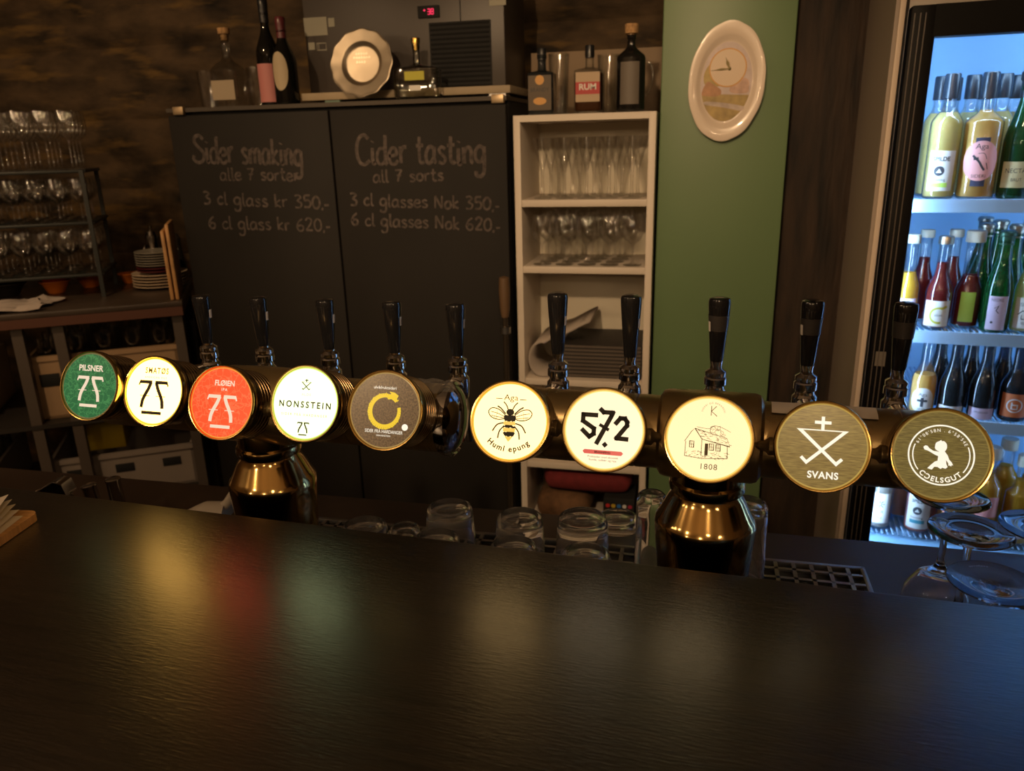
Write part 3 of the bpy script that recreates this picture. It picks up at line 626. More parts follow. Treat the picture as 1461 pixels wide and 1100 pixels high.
# ------------------------------------------------------------------ glasses on the drip tray
G_REAL = real_glass('clear_glass', (0.95, 0.95, 0.95), 0.0, 1.45, 0.955)
G_WINE = real_glass('wine_clear_glass', (0.97, 0.98, 0.98), 0.0, 1.45, 0.99)
G_THIN = thin_glass('thin_clear_glass', (0.93, 0.94, 0.93), 1.5, 0.04)
def tumbler_mb(h, rb, rr):
    k = h - 0.012
    return MB().lathe([(0, h - 0.004), (rb * 0.5, h - 0.003), (rb * 0.80, h), (rb * 0.92, h - 0.002), (rb, h - 0.009), (rb + (rr - rb) * 0.25, h * 0.75), (rr, 0.001), (rr - 0.0008, 0), (rr - 0.0022, 0.001), (rb + (rr - rb) * 0.25 - 0.0026, h * 0.75), (rb - 0.0035, k - 0.008), (rb - 0.008, k - 0.003), (rb * 0.5, k), (0, k + 0.0005)], 48)
def tumbler(x, y, h, rb, rr, label, group=None):
    o = tumbler_mb(h, rb, rr).build('tumbler', G_REAL, loc=(x, y, TZ), smooth=40); return tag(o, label, 'glass', 'upturned tumblers on the drip tray')
H1 = 1.022 - TZ
for px, py, lab, h, rb in ((519, 748, 'upturned tumbler farthest toward the serpent medallion, front row, only its base showing', H1, 0.035), (577, 751, 'low upturned glass mostly hidden just past the first front tumbler', 0.070, 0.024),
        (641, 722, 'tall looking upturned tumbler in the back row, nearest the silver end cap', H1, 0.036), (622, 766, 'upturned tumbler base peeping over the counter in front of the first back row tumbler', H1 - 0.002, 0.034),
        (741, 735, 'upturned tumbler in the back row below the bumblebee medallion', H1 + 0.002, 0.035), (732, 777, 'upturned tumbler base over the counter edge below the bumblebee medallion', H1 - 0.002, 0.034),
        (831, 736, 'upturned tumbler in the back row below the red banner medallion, brightest blue edges', H1, 0.0375), (836, 787, 'upturned tumbler base over the counter edge below the red banner medallion', H1 - 0.002, 0.034)):
    q = at(px, py, Z=TZ + h); tumbler(q.x, q.y, h, rb, rb + 0.005, lab)
tumbler(-0.100, 1.100, H1 - 0.03, 0.033, 0.037, 'upturned tumbler half hidden behind the brightest back row tumbler')
def tall(px, py, h, r, lab):
    q = at(px, py, Z=TZ + h); o = tumbler_mb(h, r, r + 0.002).build('tall_glass', G_REAL, loc=(q.x, q.y, TZ), smooth=40); tag(o, lab, 'glass', 'tall glasses behind the tap tower column')
tall(930, 704, 0.150, 0.0215, 'tall slim upturned glass between the tumblers and the brass column')
tall(1066, 716, 0.135, 0.030, 'tall upturned glass half hidden behind the brass column of the bumblebee tower')
# upturned stemmed glasses at the end of the worktop
def stem_real(hf, rf, rb, hs):
    """upturned: rim at z=0, foot on top"""
    hb = hf - hs
    out = [(rb * 0.86, 0), (rb * 0.97, hb * 0.22), (rb, hb * 0.40), (rb * 0.90, hb * 0.66), (rb * 0.60, hb * 0.88), (rb * 0.25, hb * 0.98), (0.0055, hb + 0.006), (0.0042, hb + 0.02), (0.0040, hf - 0.030), (0.0060, hf - 0.012), (0.012, hf - 0.0065), (rf * 0.6, hf - 0.0035), (rf * 0.97, hf - 0.0024), (rf, hf - 0.0012), (rf * 0.985, hf), (rf * 0.6, hf - 0.0008), (rf * 0.3, hf - 0.003), (0, hf - 0.0035)]
    inn = [(0, hb * 0.95), (rb * 0.25, hb * 0.93), (rb * 0.57, hb * 0.84), (rb * 0.86, hb * 0.64), (rb * 0.965, hb * 0.40), (rb * 0.94, hb * 0.22), (rb * 0.84, 0.0005)]
    return MB().lathe(out[::-1] + [], 56), out, inn
def stemglass(x, y, hf, rf, rb, hs, lab):
    _, out, inn = stem_real(hf, rf, rb, hs)
    o = MB().lathe(out[::-1] + inn[::-1], 56).build('wine_glass', G_WINE, loc=(x, y, WZ + 0.0008), smooth=40); return tag(o, lab, 'glass', 'upturned wine glasses at the end of the worktop')
for px, py, z, rf, rb, hs, lab in ((1385, 757, 1.112, 0.0455, 0.038, 0.108, 'upturned wine glass whose whole foot shows below the child silhouette medallion'), (1417, 831, 1.108, 0.044, 0.038, 0.105, 'upturned wine glass closest to the counter edge, faint lettering on its foot'),
        (1357, 709, 1.105, 0.0455, 0.043, 0.105, 'upturned wine glass half behind the child silhouette medallion, its wide bowl below'), (1487, 752, 1.118, 0.0445, 0.040, 0.11, 'upturned wine glass cut off by the frame, edge of its foot showing')):
    q = at(px, py, Z=z); g = stemglass(q.x, q.y, z - WZ, rf, rb, hs, lab)
    if px == 1417:
        a = Art().arc('orrefors', (0, 0), 0.030, 100, 0.0045, 'r', 0.0006)
        ft = a.flat(1.0, z - WZ + 0.0002).build('etching', M_sticker, g, smooth=0)
# chrome bits and white scoop behind the counter
t = thing('mixer_tap', 'chrome sink mixer with slanted lever behind the counter end', 'tap', (*at(70, 700, Z=0.99).xy, WZ), R(12))
MB().lathe([(0, 0), (0.026, 0), (0.026, 0.006), (0.022, 0.010), (0.021, 0.070), (0.019, 0.078), (0, 0.080)], 32, Matrix.Translation((0.02, 0.0, 0))).build('body', M_chrome, t)
MB().tube([(0.02, -0.01, 0.05), (0.02, -0.10, 0.075), (0.02, -0.14, 0.06)], [0.012, 0.011, 0.010], 16).build('spout', M_chrome, t)
MB().prism([(-0.055, 0.072), (0.020, 0.112), (0.034, 0.108), (0.040, 0.086), (0.026, 0.080), (0.0, 0.083)], -0.016, 0.016, Matrix.Rotation(math.pi / 2, 4, 'X')).build('lever', M_chrome, t, smooth=50)
for px, py, zt, tl, lab in ((134, 693, 0.985, -8, 'shorter of two leaning chrome tubes behind the counter'), (164, 684, 0.998, -3, 'taller of two chrome tubes behind the counter')):
    q = at(px, py, Z=zt); h = zt - WZ
    o = MB().lathe([(0, 0), (0.0125, 0), (0.0125, h - 0.006), (0.0135, h - 0.004), (0.0135, h - 0.001), (0.012, h), (0, h)], 28).build('chrome_tube', M_chrome, loc=(q.x - 0.0, q.y, WZ + 0.002)); o.rotation_euler = (0, R(tl), 0)
    tag(o, lab, 'tube', 'chrome tubes by the sink')
M_plastic = pm('white_plastic', (0.50, 0.44, 0.37), 0.5)
q = at(288, 730, Z=0.925)
t = thing('ice_scoop', 'white plastic scoop with raised handle beside the brass column', 'scoop', (q.x, q.y, WZ + 0.001), R(10)); t.scale = (0.72, 0.72, 0.80)
m = MB(); vs = []; fs = []
for i in range(13):
    f = i / 12; x = -0.065 + 0.13 * f; w = 0.038 * min(1, 0.35 + 1.6 * f)
    for j in range(9): a = math.pi * j / 8; vs.append((x, -w * math.cos(a), 0.012 + 0.042 * math.sin(a) * min(1, 0.25 + 1.3 * f)))
for i in range(12):
    for j in range(8): fs.append((i * 9 + j, i * 9 + j + 1, i * 9 + j + 10, i * 9 + j + 9))
fs.append(tuple(12 * 9 + j for j in range(9))); m.add(vs, fs)
o = m.build('bowl', M_plastic, t, smooth=60); so = o.modifiers.new('solid', 'SOLIDIFY'); so.thickness = 0.003
MB().tube([(0.045, 0, 0.035), (0.070, 0, 0.050), (0.105, 0.0, 0.090), (0.150, 0, 0.140)], [0.012, 0.0125, 0.014, 0.013], 16).build('handle', M_plastic, t, smooth=60)
# tray with receipts on the counter
M_oak = pm('light_wood', (0.48, 0.26, 0.10), 0.5, var=0.25, scale=20, stretch=(1, 9, 1))
q = at(57, 729, Z=CZ + 0.01)
t = thing('wooden_tray', 'light wooden board holding receipts at the counter end', 'tray', (q.x, q.y, CZ + 0.0006), R(-2.57))
pl = [(-0.20, -0.30)]
pl = []
for cxx, cyy, a0 in ((-0.012, -0.012, 0), (-0.21, -0.012, 90), (-0.21, -0.14, 180), (-0.012, -0.14, 270)):
    for i in range(7): a = R(a0 + 15 * i); pl.append((cxx + 0.012 * math.cos(a), cyy + 0.012 * math.sin(a)))
Mr = Matrix.Rotation(R(20), 4, 'Z')
# the board's right edge runs from its far corner toward the viewer and to the left
sh = Matrix(((1, 0.30, 0, 0), (0.0, 1, 0, 0), (0, 0, 1, 0), (0, 0, 0, 1)))
MB().prism(pl, 0, 0.010).build('board', M_oak, t, smooth=30)
t.rotation_euler = (0, 0, R(8))
for k in range(5):
    n = 8; vs = []
    for i in range(n + 1):
        for j in range(2): vs.append((-0.11 + 0.11 * i / n, -0.15 + 0.15 * j, 0.004 * k * (i / n) ** 2 + 0.0004 * k))
    o = MB().add(vs, [(2 * i, 2 * i + 2, 2 * i + 3, 2 * i + 1) for i in range(n)]).build('receipt', M_paper, smooth=60)
    c_ = at((33, 29, 25, 21, 17)[k], (735, 731, 728, 726, 724)[k], Z=CZ + 0.012)
    o.location = (c_.x, c_.y, CZ + 0.0112 + 0.0004 * k); o.rotation_euler = (0, 0, R(14 + k * 4))
    tag(o, 'white paper receipt in the fanned pile on the wooden board', 'receipt', 'receipts on the wooden board')

# ------------------------------------------------------------------ chalkboard cabinet
M_chalkb = pm('chalkboard_black', (0.0105, 0.0086, 0.0068), 0.7, spec=0.3, var=0.25, scale=3)
M_chalk = pm('chalk', (0.080, 0.064, 0.057), 0.95, var=0.5, scale=90)
M_seam = pm('seam_black', (0.004, 0.004, 0.004), 0.8)
CX0, CX1, CY0, CTOP = -1.648, -0.547, 2.27, 1.668
t = thing('chalkboard_cabinet', 'tall black double door cabinet with chalk price lists', 'cabinet', ((CX0 + CX1) / 2, CY0, 0)); cmx = (CX0 + CX1) / 2
MB().box((0, 0.315, CTOP / 2), (CX1 - CX0, 0.57, CTOP)).build('body', M_seam, t)
def chalk_px(a, px, py): p = at(px, py, Y=CY0); return (p.x - cmx, p.z)
CH = {  # single-stroke chalk letters, x-height 0.55, cap height 1
 'S': (0.62, [[(0.58, 0.86), (0.42, 1.0), (0.20, 0.95), (0.14, 0.76), (0.34, 0.56), (0.56, 0.36), (0.50, 0.08), (0.24, 0.0), (0.04, 0.12), (0.08, 0.26)]]),
 'i': (0.22, [[(0.10, 0.55), (0.09, 0.2), (0.12, 0.02), (0.2, 0.06)], [(0.10, 0.74), (0.12, 0.78)]]),
 'd': (0.46, [[(0.38, 0.5), (0.2, 0.56), (0.06, 0.36), (0.08, 0.08), (0.24, 0.02), (0.38, 0.2)], [(0.40, 1.0), (0.38, 0.5), (0.38, 0.1), (0.44, 0.0)]]),
 'e': (0.42, [[(0.06, 0.28), (0.34, 0.34), (0.30, 0.54), (0.14, 0.52), (0.05, 0.28), (0.12, 0.04), (0.28, 0.02), (0.40, 0.14)]]),
 'r': (0.36, [[(0.08, 0.56), (0.09, 0.0)], [(0.09, 0.34), (0.18, 0.52), (0.32, 0.54)]]),
 's': (0.38, [[(0.32, 0.48), (0.20, 0.56), (0.09, 0.46), (0.18, 0.32), (0.32, 0.18), (0.24, 0.02), (0.06, 0.06)]]),
 'm': (0.62, [[(0.07, 0.54), (0.08, 0.0)], [(0.08, 0.36), (0.20, 0.54), (0.30, 0.44), (0.30, 0.02)], [(0.30, 0.36), (0.42, 0.54), (0.52, 0.44), (0.53, 0.1), (0.60, 0.02)]]),
 'a': (0.46, [[(0.36, 0.5), (0.20, 0.56), (0.06, 0.34), (0.08, 0.06), (0.22, 0.02), (0.36, 0.22)], [(0.37, 0.55), (0.36, 0.12), (0.44, 0.02)]]),
 'k': (0.40, [[(0.08, 0.95), (0.09, 0.0)], [(0.34, 0.54), (0.10, 0.26), (0.36, 0.0)]]),
 'n': (0.44, [[(0.07, 0.54), (0.08, 0.0)], [(0.08, 0.34), (0.22, 0.54), (0.34, 0.44), (0.35, 0.1), (0.42, 0.02)]]),
 'g': (0.46, [[(0.36, 0.5), (0.20, 0.56), (0.06, 0.36), (0.10, 0.10), (0.26, 0.06), (0.36, 0.24)], [(0.38, 0.55), (0.38, -0.2), (0.28, -0.42), (0.10, -0.40), (0.08, -0.26)]]),
 'C': (0.58, [[(0.54, 0.86), (0.38, 1.0), (0.16, 0.86), (0.06, 0.48), (0.14, 0.10), (0.34, 0.0), (0.56, 0.14)]]),
 't': (0.34, [[(0.16, 0.9), (0.14, 0.2), (0.22, 0.02), (0.32, 0.08)], [(0.02, 0.6), (0.30, 0.62)]]),
 'l': (0.22, [[(0.10, 0.95), (0.09, 0.15), (0.14, 0.02), (0.2, 0.06)]]),
 'o': (0.42, [[(0.22, 0.56), (0.07, 0.40), (0.08, 0.10), (0.22, 0.02), (0.36, 0.18), (0.34, 0.46), (0.22, 0.56)]]),
 'c': (0.38, [[(0.34, 0.46), (0.22, 0.56), (0.07, 0.36), (0.10, 0.08), (0.24, 0.02), (0.36, 0.12)]]),
 'N': (0.56, [[(0.08, 0.0), (0.09, 0.92)], [(0.09, 0.92), (0.44, 0.02)], [(0.44, 0.02), (0.46, 0.94)]]),
 '7': (0.48, [[(0.06, 0.84), (0.42, 0.86)], [(0.42, 0.86), (0.24, 0.40), (0.18, 0.0)], [(0.12, 0.44), (0.38, 0.46)]]),
 '3': (0.48, [[(0.06, 0.86), (0.24, 0.92), (0.38, 0.76), (0.20, 0.52), (0.40, 0.34), (0.32, 0.04), (0.06, 0.04)]]),
 '6': (0.48, [[(0.36, 0.88), (0.14, 0.62), (0.06, 0.24), (0.18, 0.0), (0.36, 0.08), (0.38, 0.34), (0.22, 0.42), (0.08, 0.28)]]),
 '2': (0.48, [[(0.06, 0.72), (0.20, 0.92), (0.38, 0.78), (0.30, 0.46), (0.06, 0.02)], [(0.06, 0.02), (0.42, 0.04)]]),
 '5': (0.46, [[(0.38, 0.88), (0.12, 0.86), (0.10, 0.52), (0.28, 0.54), (0.40, 0.32), (0.30, 0.04), (0.06, 0.04)]]),
 '0': (0.48, [[(0.22, 0.88), (0.06, 0.60), (0.08, 0.16), (0.24, 0.0), (0.40, 0.24), (0.38, 0.70), (0.22, 0.88)]]),
 ',': (0.16, [[(0.08, 0.06), (0.04, -0.14)]]), '-': (0.26, [[(0.02, 0.26), (0.24, 0.28)]]), ' ': (0.30, [])}
def chalk_line(a, text, p0, p1, capx, w, seed=1):
    """text from pixel p0 (left end of baseline) to p1 (right end), cap height in pixels"""
    A = Vector(chalk_px(a, *p0)); B = Vector(chalk_px(a, *p1)); C = Vector(chalk_px(a, p0[0], p0[1] - capx)); cap = (C - A).length
    tot = sum(CH[c][0] for c in text); d = (B - A); sx = d.length / tot; d.normalize(); q = Vector((-d.y, d.x)); r_ = random.Random(seed); x = 0
    for c in text:
        if c == ' ': a.append(Art()); a[-1].lay = []
        adv, st = CH[c]; jy = r_.uniform(-0.03, 0.03)
        for s_ in st:
            pts = [tuple(A + d * (x + u) * sx + q * (v + jy) * cap) for u, v in s_]
            a[-1].stroke(pts, w * r_.uniform(0.85, 1.15), smooth=4 if len(pts) > 2 else 0); a[-1].lay.append(len(a[-1].v))
        x += adv
for sgn, x0, x1, ls in ((-1, CX0, -1.0985, [('Sider smaking', (276, 231), (433, 237), 38, 0.0105), ('alle 7 sorter', (314, 257), (428, 258), 19, 0.006), ('3 cl glass kr 350,-', (290, 291), (470, 298), 19, 0.0062), ('6 cl glass kr 620,-', (298, 326), (472, 330), 19, 0.0062)]),
        (1, -1.0925, CX1, [('Cider tasting', (508, 234), (694, 234), 42, 0.0105), ('all 7 sorts', (532, 260), (634, 258), 19, 0.006), ('3 cl glasses Nok 350,-', (499, 293), (713, 300), 19, 0.0062), ('6 cl glasses Nok 620,-', (501, 321), (714, 330), 19, 0.0062)])):
    d = MB().box((0, 0, 0), (x1 - x0, 0.028, CTOP - 0.03), bev=0.003).build('door', M_chalkb, t, loc=((x0 + x1) / 2 - cmx, 0.014, (CTOP - 0.03) / 2 + 0.02))
    dl = d.location
    for k, (tx, p0, p1, cp, w) in enumerate(ls):
        words = [Art()]; words[0].lay = []; chalk_line(words, tx, p0, p1, cp, w, k + 3)
        for a in words:
            vs = []; q0 = 0
            for li, q1 in enumerate(a.lay):   # every stroke lies a hair above the one before
                vs += [(x - dl.x, -0.0143 - 0.00003 * li, z - dl.z) for x, z in a.v[q0:q1]]; q0 = q1
            if vs: MB().add(vs, a.f).build('chalk_word', M_chalk, d, smooth=0)
for px_, py_ in ((256, 154), (711, 143)):
    q_ = chalk_px(None, px_, py_); MB().box((q_[0], -0.004, CTOP + 0.004), (0.036, 0.016, 0.024), bev=0.002).build('bracket', pm('bracket_brass', (0.40, 0.30, 0.18), 0.4, 0.6), t)
MB().box((0, 0.30, CTOP + 0.006), (CX1 - CX0 + 0.006, 0.60, 0.012)).build('top_board', pm('dark_trim', (0.05, 0.038, 0.026), 0.6), t)
CT = CTOP + 0.0125
# compressor case standing on a pale board on top of the cabinet
M_case = pm('dark_case', (0.042, 0.033, 0.027), 0.45)
M_pale = pm('pale_board', (0.30, 0.235, 0.15), 0.6, var=0.1, scale=12)
pb0, pb1 = at(430, 137, Y=2.34), at(728, 132, Y=2.34)
bz = CT + 0.016
t = thing('shelf_board', 'pale board on small feet lying on the chalkboard cabinet', 'board', ((pb0.x + pb1.x) / 2, 2.34, CT))
bw = pb1.x - pb0.x
MB().box((0, 0.22, 0.021), (bw, 0.44, 0.022), bev=0.002).build('plank', M_pale, t)
MB().box((-bw / 2 + 0.10, 0.03, 0.005), (0.05, 0.05, 0.0095)).build('foot', pm('green_foot', (0.09, 0.15, 0.11), 0.5), t)
MB().box((bw / 2 - 0.04, 0.03, 0.005), (0.05, 0.05, 0.0095)).build('foot', M_steel, t)
MB().box((0, 0.40, 0.005), (0.9 * bw, 0.04, 0.0095)).build('batten', M_dark, t)
BZ = CT + 0.0328
c0, c1 = at(434, 40, Y=2.42), at(722, 125, Y=2.42)
cw = c1.x - c0.x; cxm = (c0.x + c1.x) / 2
t = thing('cooling_unit', 'dark metal cooling unit with red digits and vent on the pale board', 'cooling unit', (cxm, 2.42, BZ))
MB().box((0, 0.14, 0.17), (cw, 0.28, 0.34), bev=0.004).build('case', M_case, t)
def on_front(px, py, Y=2.42): p = at(px, py, Y=Y); return (p.x - cxm, p.z - BZ)
v0, v1 = on_front(612, 33), on_front(703, 124)
m = MB(); m.box(((v0[0] + v1[0]) / 2, -0.001, (v0[1] + v1[1]) / 2), (v1[0] - v0[0], 0.004, v0[1] - v1[1]))
k = 14
for i in range(k): z = v1[1] + (v0[1] - v1[1]) * (i + 0.5) / k; m.box(((v0[0] + v1[0]) / 2, -0.0045, z), (v1[0] - v0[0] - 0.01, 0.004, 0.004), Matrix.Rotation(R(30), 4, 'X'))
m.build('vent', M_seam, t)['label'] = 'black slatted vent'
s0 = on_front(656, 0); MB().box((s0[0], -0.0005, 0.17), (0.003, 0.002, 0.335)).build('seam', M_seam, t)
d0 = on_front(612, 17)
dsp = MB().box((0, 0, 0), (0.068, 0.008, 0.034), bev=0.002).build('display', M_seam, t, loc=(d0[0], -0.003, d0[1])); dsp['label'] = 'black display with red digits'
a = Art()
def seg(a, ox, oy, s_, on):
    P = {'a': ((0, 2), (1, 2)), 'b': ((1, 2), (1, 1)), 'c': ((1, 1), (1, 0)), 'd': ((0, 0), (1, 0)), 'e': ((0, 1), (0, 0)), 'f': ((0, 2), (0, 1)), 'g': ((0, 1), (1, 1))}
    for c in on: (x0, y0), (x1, y1) = P[c]; a.stroke([(ox + x0 * s_, oy + y0 * s_), (ox + x1 * s_, oy + y1 * s_)], s_ * 0.30)
a.disc((-0.012, 0.004), 0.0028, 12); seg(a, -0.002, -0.0075, 0.0072, 'abcdg'); seg(a, 0.009, -0.0075, 0.0072, 'abcdefg')
MB().add([(x, -0.0045, z) for x, z in a.v], a.f).build('digits', em('red_digits', (1.0, 0.02, 0.10), 1.3), dsp, smooth=0)
p = on_front(600, 20); MB().lathe([(0, 0), (0.004, 0), (0.004, 0.003), (0, 0.004)], 14, Matrix.Translation((p[0], -0.001, p[1])) @ Matrix.Rotation(math.pi / 2, 4, 'X')).build('button', M_steel, t)
M_lab = pm('pale_label', (0.27, 0.26, 0.20), 0.6)
for (xa, ya, xb, yb) in ((433, 26, 468, 50), (468, 26, 478, 38), (440, 61, 450, 71), (698, 0, 722, 7)):
    A, B = on_front(xa, ya), on_front(xb, yb); MB().box(((A[0] + B[0]) / 2, -0.0008, (A[1] + B[1]) / 2), (B[0] - A[0], 0.0016, A[1] - B[1])).build('label_sticker', M_lab, t)['label'] = 'pale sticker'
A, B = on_front(452, 62), on_front(466, 71); ar = Art()
ar.stroke([(A[0], A[1]), (B[0], A[1]), (B[0], B[1]), (A[0], B[1])], 0.002, True); ar.stroke([(A[0] + 0.006, B[1]), (A[0] + 0.006, A[1])], 0.002)
MB().add([(x, -0.0006, z) for x, z in ar.v], ar.f).build('printed_mark', M_lab, t, smooth=0)
o = MB().box((0, 0, 0), (0.09, 0.10, 0.05), bev=0.015).build('orange_bundle', pm('orange_cloth', (0.42, 0.14, 0.04), 0.8, var=0.3, scale=40), loc=(at(462, 0, Y=2.45).x, 2.46, BZ + 0.34 + 0.0255)); tag(o, 'orange bundle lying on top of the cooling unit', 'cloth')
# silver plate leaning on the cooling unit
M_silver = pm('old_silver', (0.42, 0.355, 0.27), 0.42, 1.0, rvar=0.08, scale=12)
pc = at(522, 93, Y=2.31); pr_ = 0.105
prof = [(0, 0.0), (0.053, 0.0), (0.0548, 0.0002), (0.0552, 0.0004), (0.060, 0.002), (0.066, 0.011), (0.070, 0.0125), (0.095, 0.016), (0.101, 0.018), (0.1045, 0.0165), (0.104, 0.014), (0.07, 0.010), (0.062, 0.0), (0.055, -0.003), (0, -0.003)]
m = MB(); m.lathe(prof, 96)
for i, v in enumerate(m.v):
    r = math.hypot(v.x, v.y)
    if r > 0.09: k = 1 + 0.018 * math.cos(12 * math.atan2(v.y, v.x)); v.x *= k; v.y *= k
t = thing('silver_plate', 'round silver plate with scalloped rim leaning on the pale board over the chalk lists', 'plate', (pc.x, 2.290, CT + 0.001))
o = m.build('plate', M_silver, t, loc=(0, 0.0, 0.1005), smooth=40); o.scale = (0.93, 0.93, 0.93); o.rotation_euler = (R(90 - 13), 0, 0)
a = Art(); r_ = random.Random(4)
for yy, wd in ((0.020, 0.040), (0.008, 0.055), (-0.006, 0.034)):
    x = -wd / 2
    while x < wd / 2: a.stroke([(x, yy), (x + 0.002, yy + 0.007), (x + 0.004, yy), (x + 0.006, yy + 0.005)], 0.0012); x += 0.0085
MB().add([(x - 0.005, y + 0.01, 0.0012) for x, y in a.v], a.f).build('engraving', pm('engraved', (0.75, 0.68, 0.55), 0.35, 1.0), o, smooth=0)

# ------------------------------------------------------------------ bottles
def bottle(name, label, loc, H, r, neck, body_h, sh_h, glass, liquid=None, fill=0.8, cap=None, cap_h=0.03, cap_r=None, lab=None, art=None, square=False, group=None, rz=0.0, cap_shape='cyl'):
    t = thing(name, label, 'bottle', loc, rz, group)
    top = H - (0.0 if cap is None else cap_h * 0.55)
    prof = [(0, 0.002), (r * 0.8, 0.0), (r * 0.96, 0.003), (r, 0.010), (r, body_h)]
    for i in range(1, 9):
        f = i / 8; prof.append((r + (neck - r) * (0.5 - 0.5 * math.cos(math.pi * f)), body_h + sh_h * f))
    prof += [(neck * 0.97, (body_h + sh_h + top) / 2), (neck, top - 0.012), (neck * 1.14, top - 0.010), (neck * 1.14, top), (neck * 0.8, top)]
    def squash(m):
        if square:
            for v in m.v:
                rr = math.hypot(v.x, v.y)
                if rr > neck * 1.2:
                    a = math.atan2(v.y, v.x); f = min(1.0, (rr - neck * 1.2) / (r * 0.25)); k = 1 + f * (min(1 / max(abs(math.cos(a)), 1e-3), 1 / max(abs(math.sin(a)), 1e-3), 1.30) - 1); v.x *= k; v.y *= k * (1 if square is True else square)
        return m
    n = 40 if square else 28
    squash(MB().lathe(prof, n)).build('glass', glass, t, smooth=50)
    if liquid:
        fz = H * fill; lp = [(0, 0.006)] + [(q[0] * 0.93, max(0.007, q[1])) for q in prof[1:-3] if q[1] < fz]
        # interpolate the surface of the drink
        for a_, b_ in zip(prof[1:-3], prof[2:-3]):
            if a_[1] <= fz < b_[1]: k = (fz - a_[1]) / (b_[1] - a_[1]); lp.append(((a_[0] + (b_[0] - a_[0]) * k) * 0.93, fz))
        lp.append((0, lp[-1][1])); squash(MB().lathe(lp, n)).build('drink', liquid, t, smooth=50)
    if cap:
        cr_ = cap_r or neck * 1.25
        if cap_shape == 'cork': MB().lathe([(0, H - cap_h), (neck * 0.85, H - cap_h), (neck * 0.9, H - cap_h * 0.5), (cr_, H - cap_h * 0.48), (cr_ * 1.05, H - 0.002), (cr_, H), (0, H)], 22).build('stopper', cap, t, smooth=40)
        elif cap_shape == 'foil': MB().lathe([(neck * 1.12, H - cap_h), (neck * 1.16, H - cap_h * 0.4), (cr_, H - cap_h * 0.34), (cr_, H - 0.004), (cr_ * 0.8, H), (0, H)], 22).build('foil', cap, t, smooth=40)
        else: MB().lathe([(neck * 1.15, H - cap_h), (cr_, H - cap_h), (cr_, H - 0.003), (cr_ * 0.9, H), (0, H)], 22).build('cap', cap, t, smooth=40)
    if lab:
        for li, L in enumerate(lab if isinstance(lab, list) else [lab]):
            mat, z0, z1, hw = L[:4]; oval = len(L) > 4 and L[4] == 'oval'; ar = L[5] if len(L) > 5 else None
            if square:
                y = -r * (1 if square is True else square) - 0.0012 - 0.0006 * li; a = Art()
                if oval: a.disc((0, (z0 + z1) / 2), hw, 28, (z1 - z0) / 2)
                else: a.rect(-hw, z0, hw, z1)
                l_ = MB().add([(u, y, v) for u, v in a.v], a.f).build('label', mat, t, smooth=0)
                if ar:
                    for mt, aa in ar: MB().add([(u, y - 0.0004, (z0 + z1) / 2 + v) for u, v in aa.v], aa.f).build('label_print', mt, l_, smooth=0)
            else:
                rl = r * 1.008 + 0.0003 + 0.0006 * li; N = 20; vs = []; fs = []
                for i in range(N + 1):
                    u = -1 + 2 * i / N; hh = (z1 - z0) / 2 * (math.sqrt(max(0, 1 - u * u)) if oval else 1); zc = (z0 + z1) / 2; a = -math.pi / 2 + u * hw / rl
                    vs += [(rl * math.cos(a), rl * math.sin(a), zc - hh), (rl * math.cos(a), rl * math.sin(a), zc + hh)]
                for i in range(N): fs.append((2 * i, 2 * i + 2, 2 * i + 3, 2 * i + 1))
                l_ = MB().add(vs, fs).build('label', mat, t)
                if ar:
                    for pi, (mt, aa) in enumerate(ar): aa.wrap(rl + 0.0003 + 0.0001 * pi, (z0 + z1) / 2, -math.pi / 2).build('label_print', mt, l_, smooth=0)
    return t
GB_CLEAR = thin_glass('bottle_clear', (0.96, 0.97, 0.96), 2.0, 0.07, cap=0.5)
GB_GREEN = thin_glass('bottle_green', (0.05, 0.42, 0.12), 1.4, 0.05, (0.02, 0.22, 0.06), 0.25)
GB_DARK = thin_glass('bottle_dark', (0.02, 0.03, 0.02), 1.2, 0.06, (0.008, 0.008, 0.007), 0.8)
GB_SMOKE = thin_glass('bottle_smoke', (0.30, 0.34, 0.36), 1.4, 0.05, (0.05, 0.06, 0.07), 0.35)
def drink(name, c, mix=0.55, tint=None): return thin_glass(name, tint or tuple(min(1, x * 1.1) for x in c), 0.25, 0.1, c, mix)
M_cork = pm('cork', (0.36, 0.21, 0.09), 0.85, var=0.35, scale=120)
M_capk = pm('black_cap', (0.012, 0.013, 0.016), 0.3)
M_capw = pm('pale_cap', (0.52, 0.50, 0.40), 0.45)
M_capm = pm('tin_cap', (0.45, 0.40, 0.32), 0.35, 1.0)
M_capg = pm('green_foil', (0.04, 0.10, 0.06), 0.35, 0.5)
L_white = pm('label_white', (0.66, 0.64, 0.60), 0.6); L_pink = pm('label_pink', (0.52, 0.20, 0.19), 0.6); L_cream = pm('label_cream', (0.60, 0.50, 0.26), 0.6)
L_rose = pm('label_salmon', (0.82, 0.38, 0.36), 0.6); L_lilac = pm('label_lilac', (0.58, 0.48, 0.62), 0.6); L_navy = pm('label_navy', (0.03, 0.035, 0.07), 0.5)
L_lime = pm('label_lime', (0.42, 0.62, 0.10), 0.6); L_orange = pm('label_orange', (0.52, 0.13, 0.03), 0.6); L_red = pm('label_red', (0.40, 0.04, 0.04), 0.6); L_grey = pm('label_grey', (0.13, 0.11, 0.09), 0.6)
L_teal = pm('label_teal', (0.05, 0.25, 0.32), 0.6); L_gold = pm('label_gold', (0.55, 0.28, 0.06), 0.5); L_yellow = pm('label_yellowgreen', (0.42, 0.40, 0.04), 0.6)
def stand(px, py, Y, Z): p = at(px, py, Y=Y); return (p.x, Y, Z)
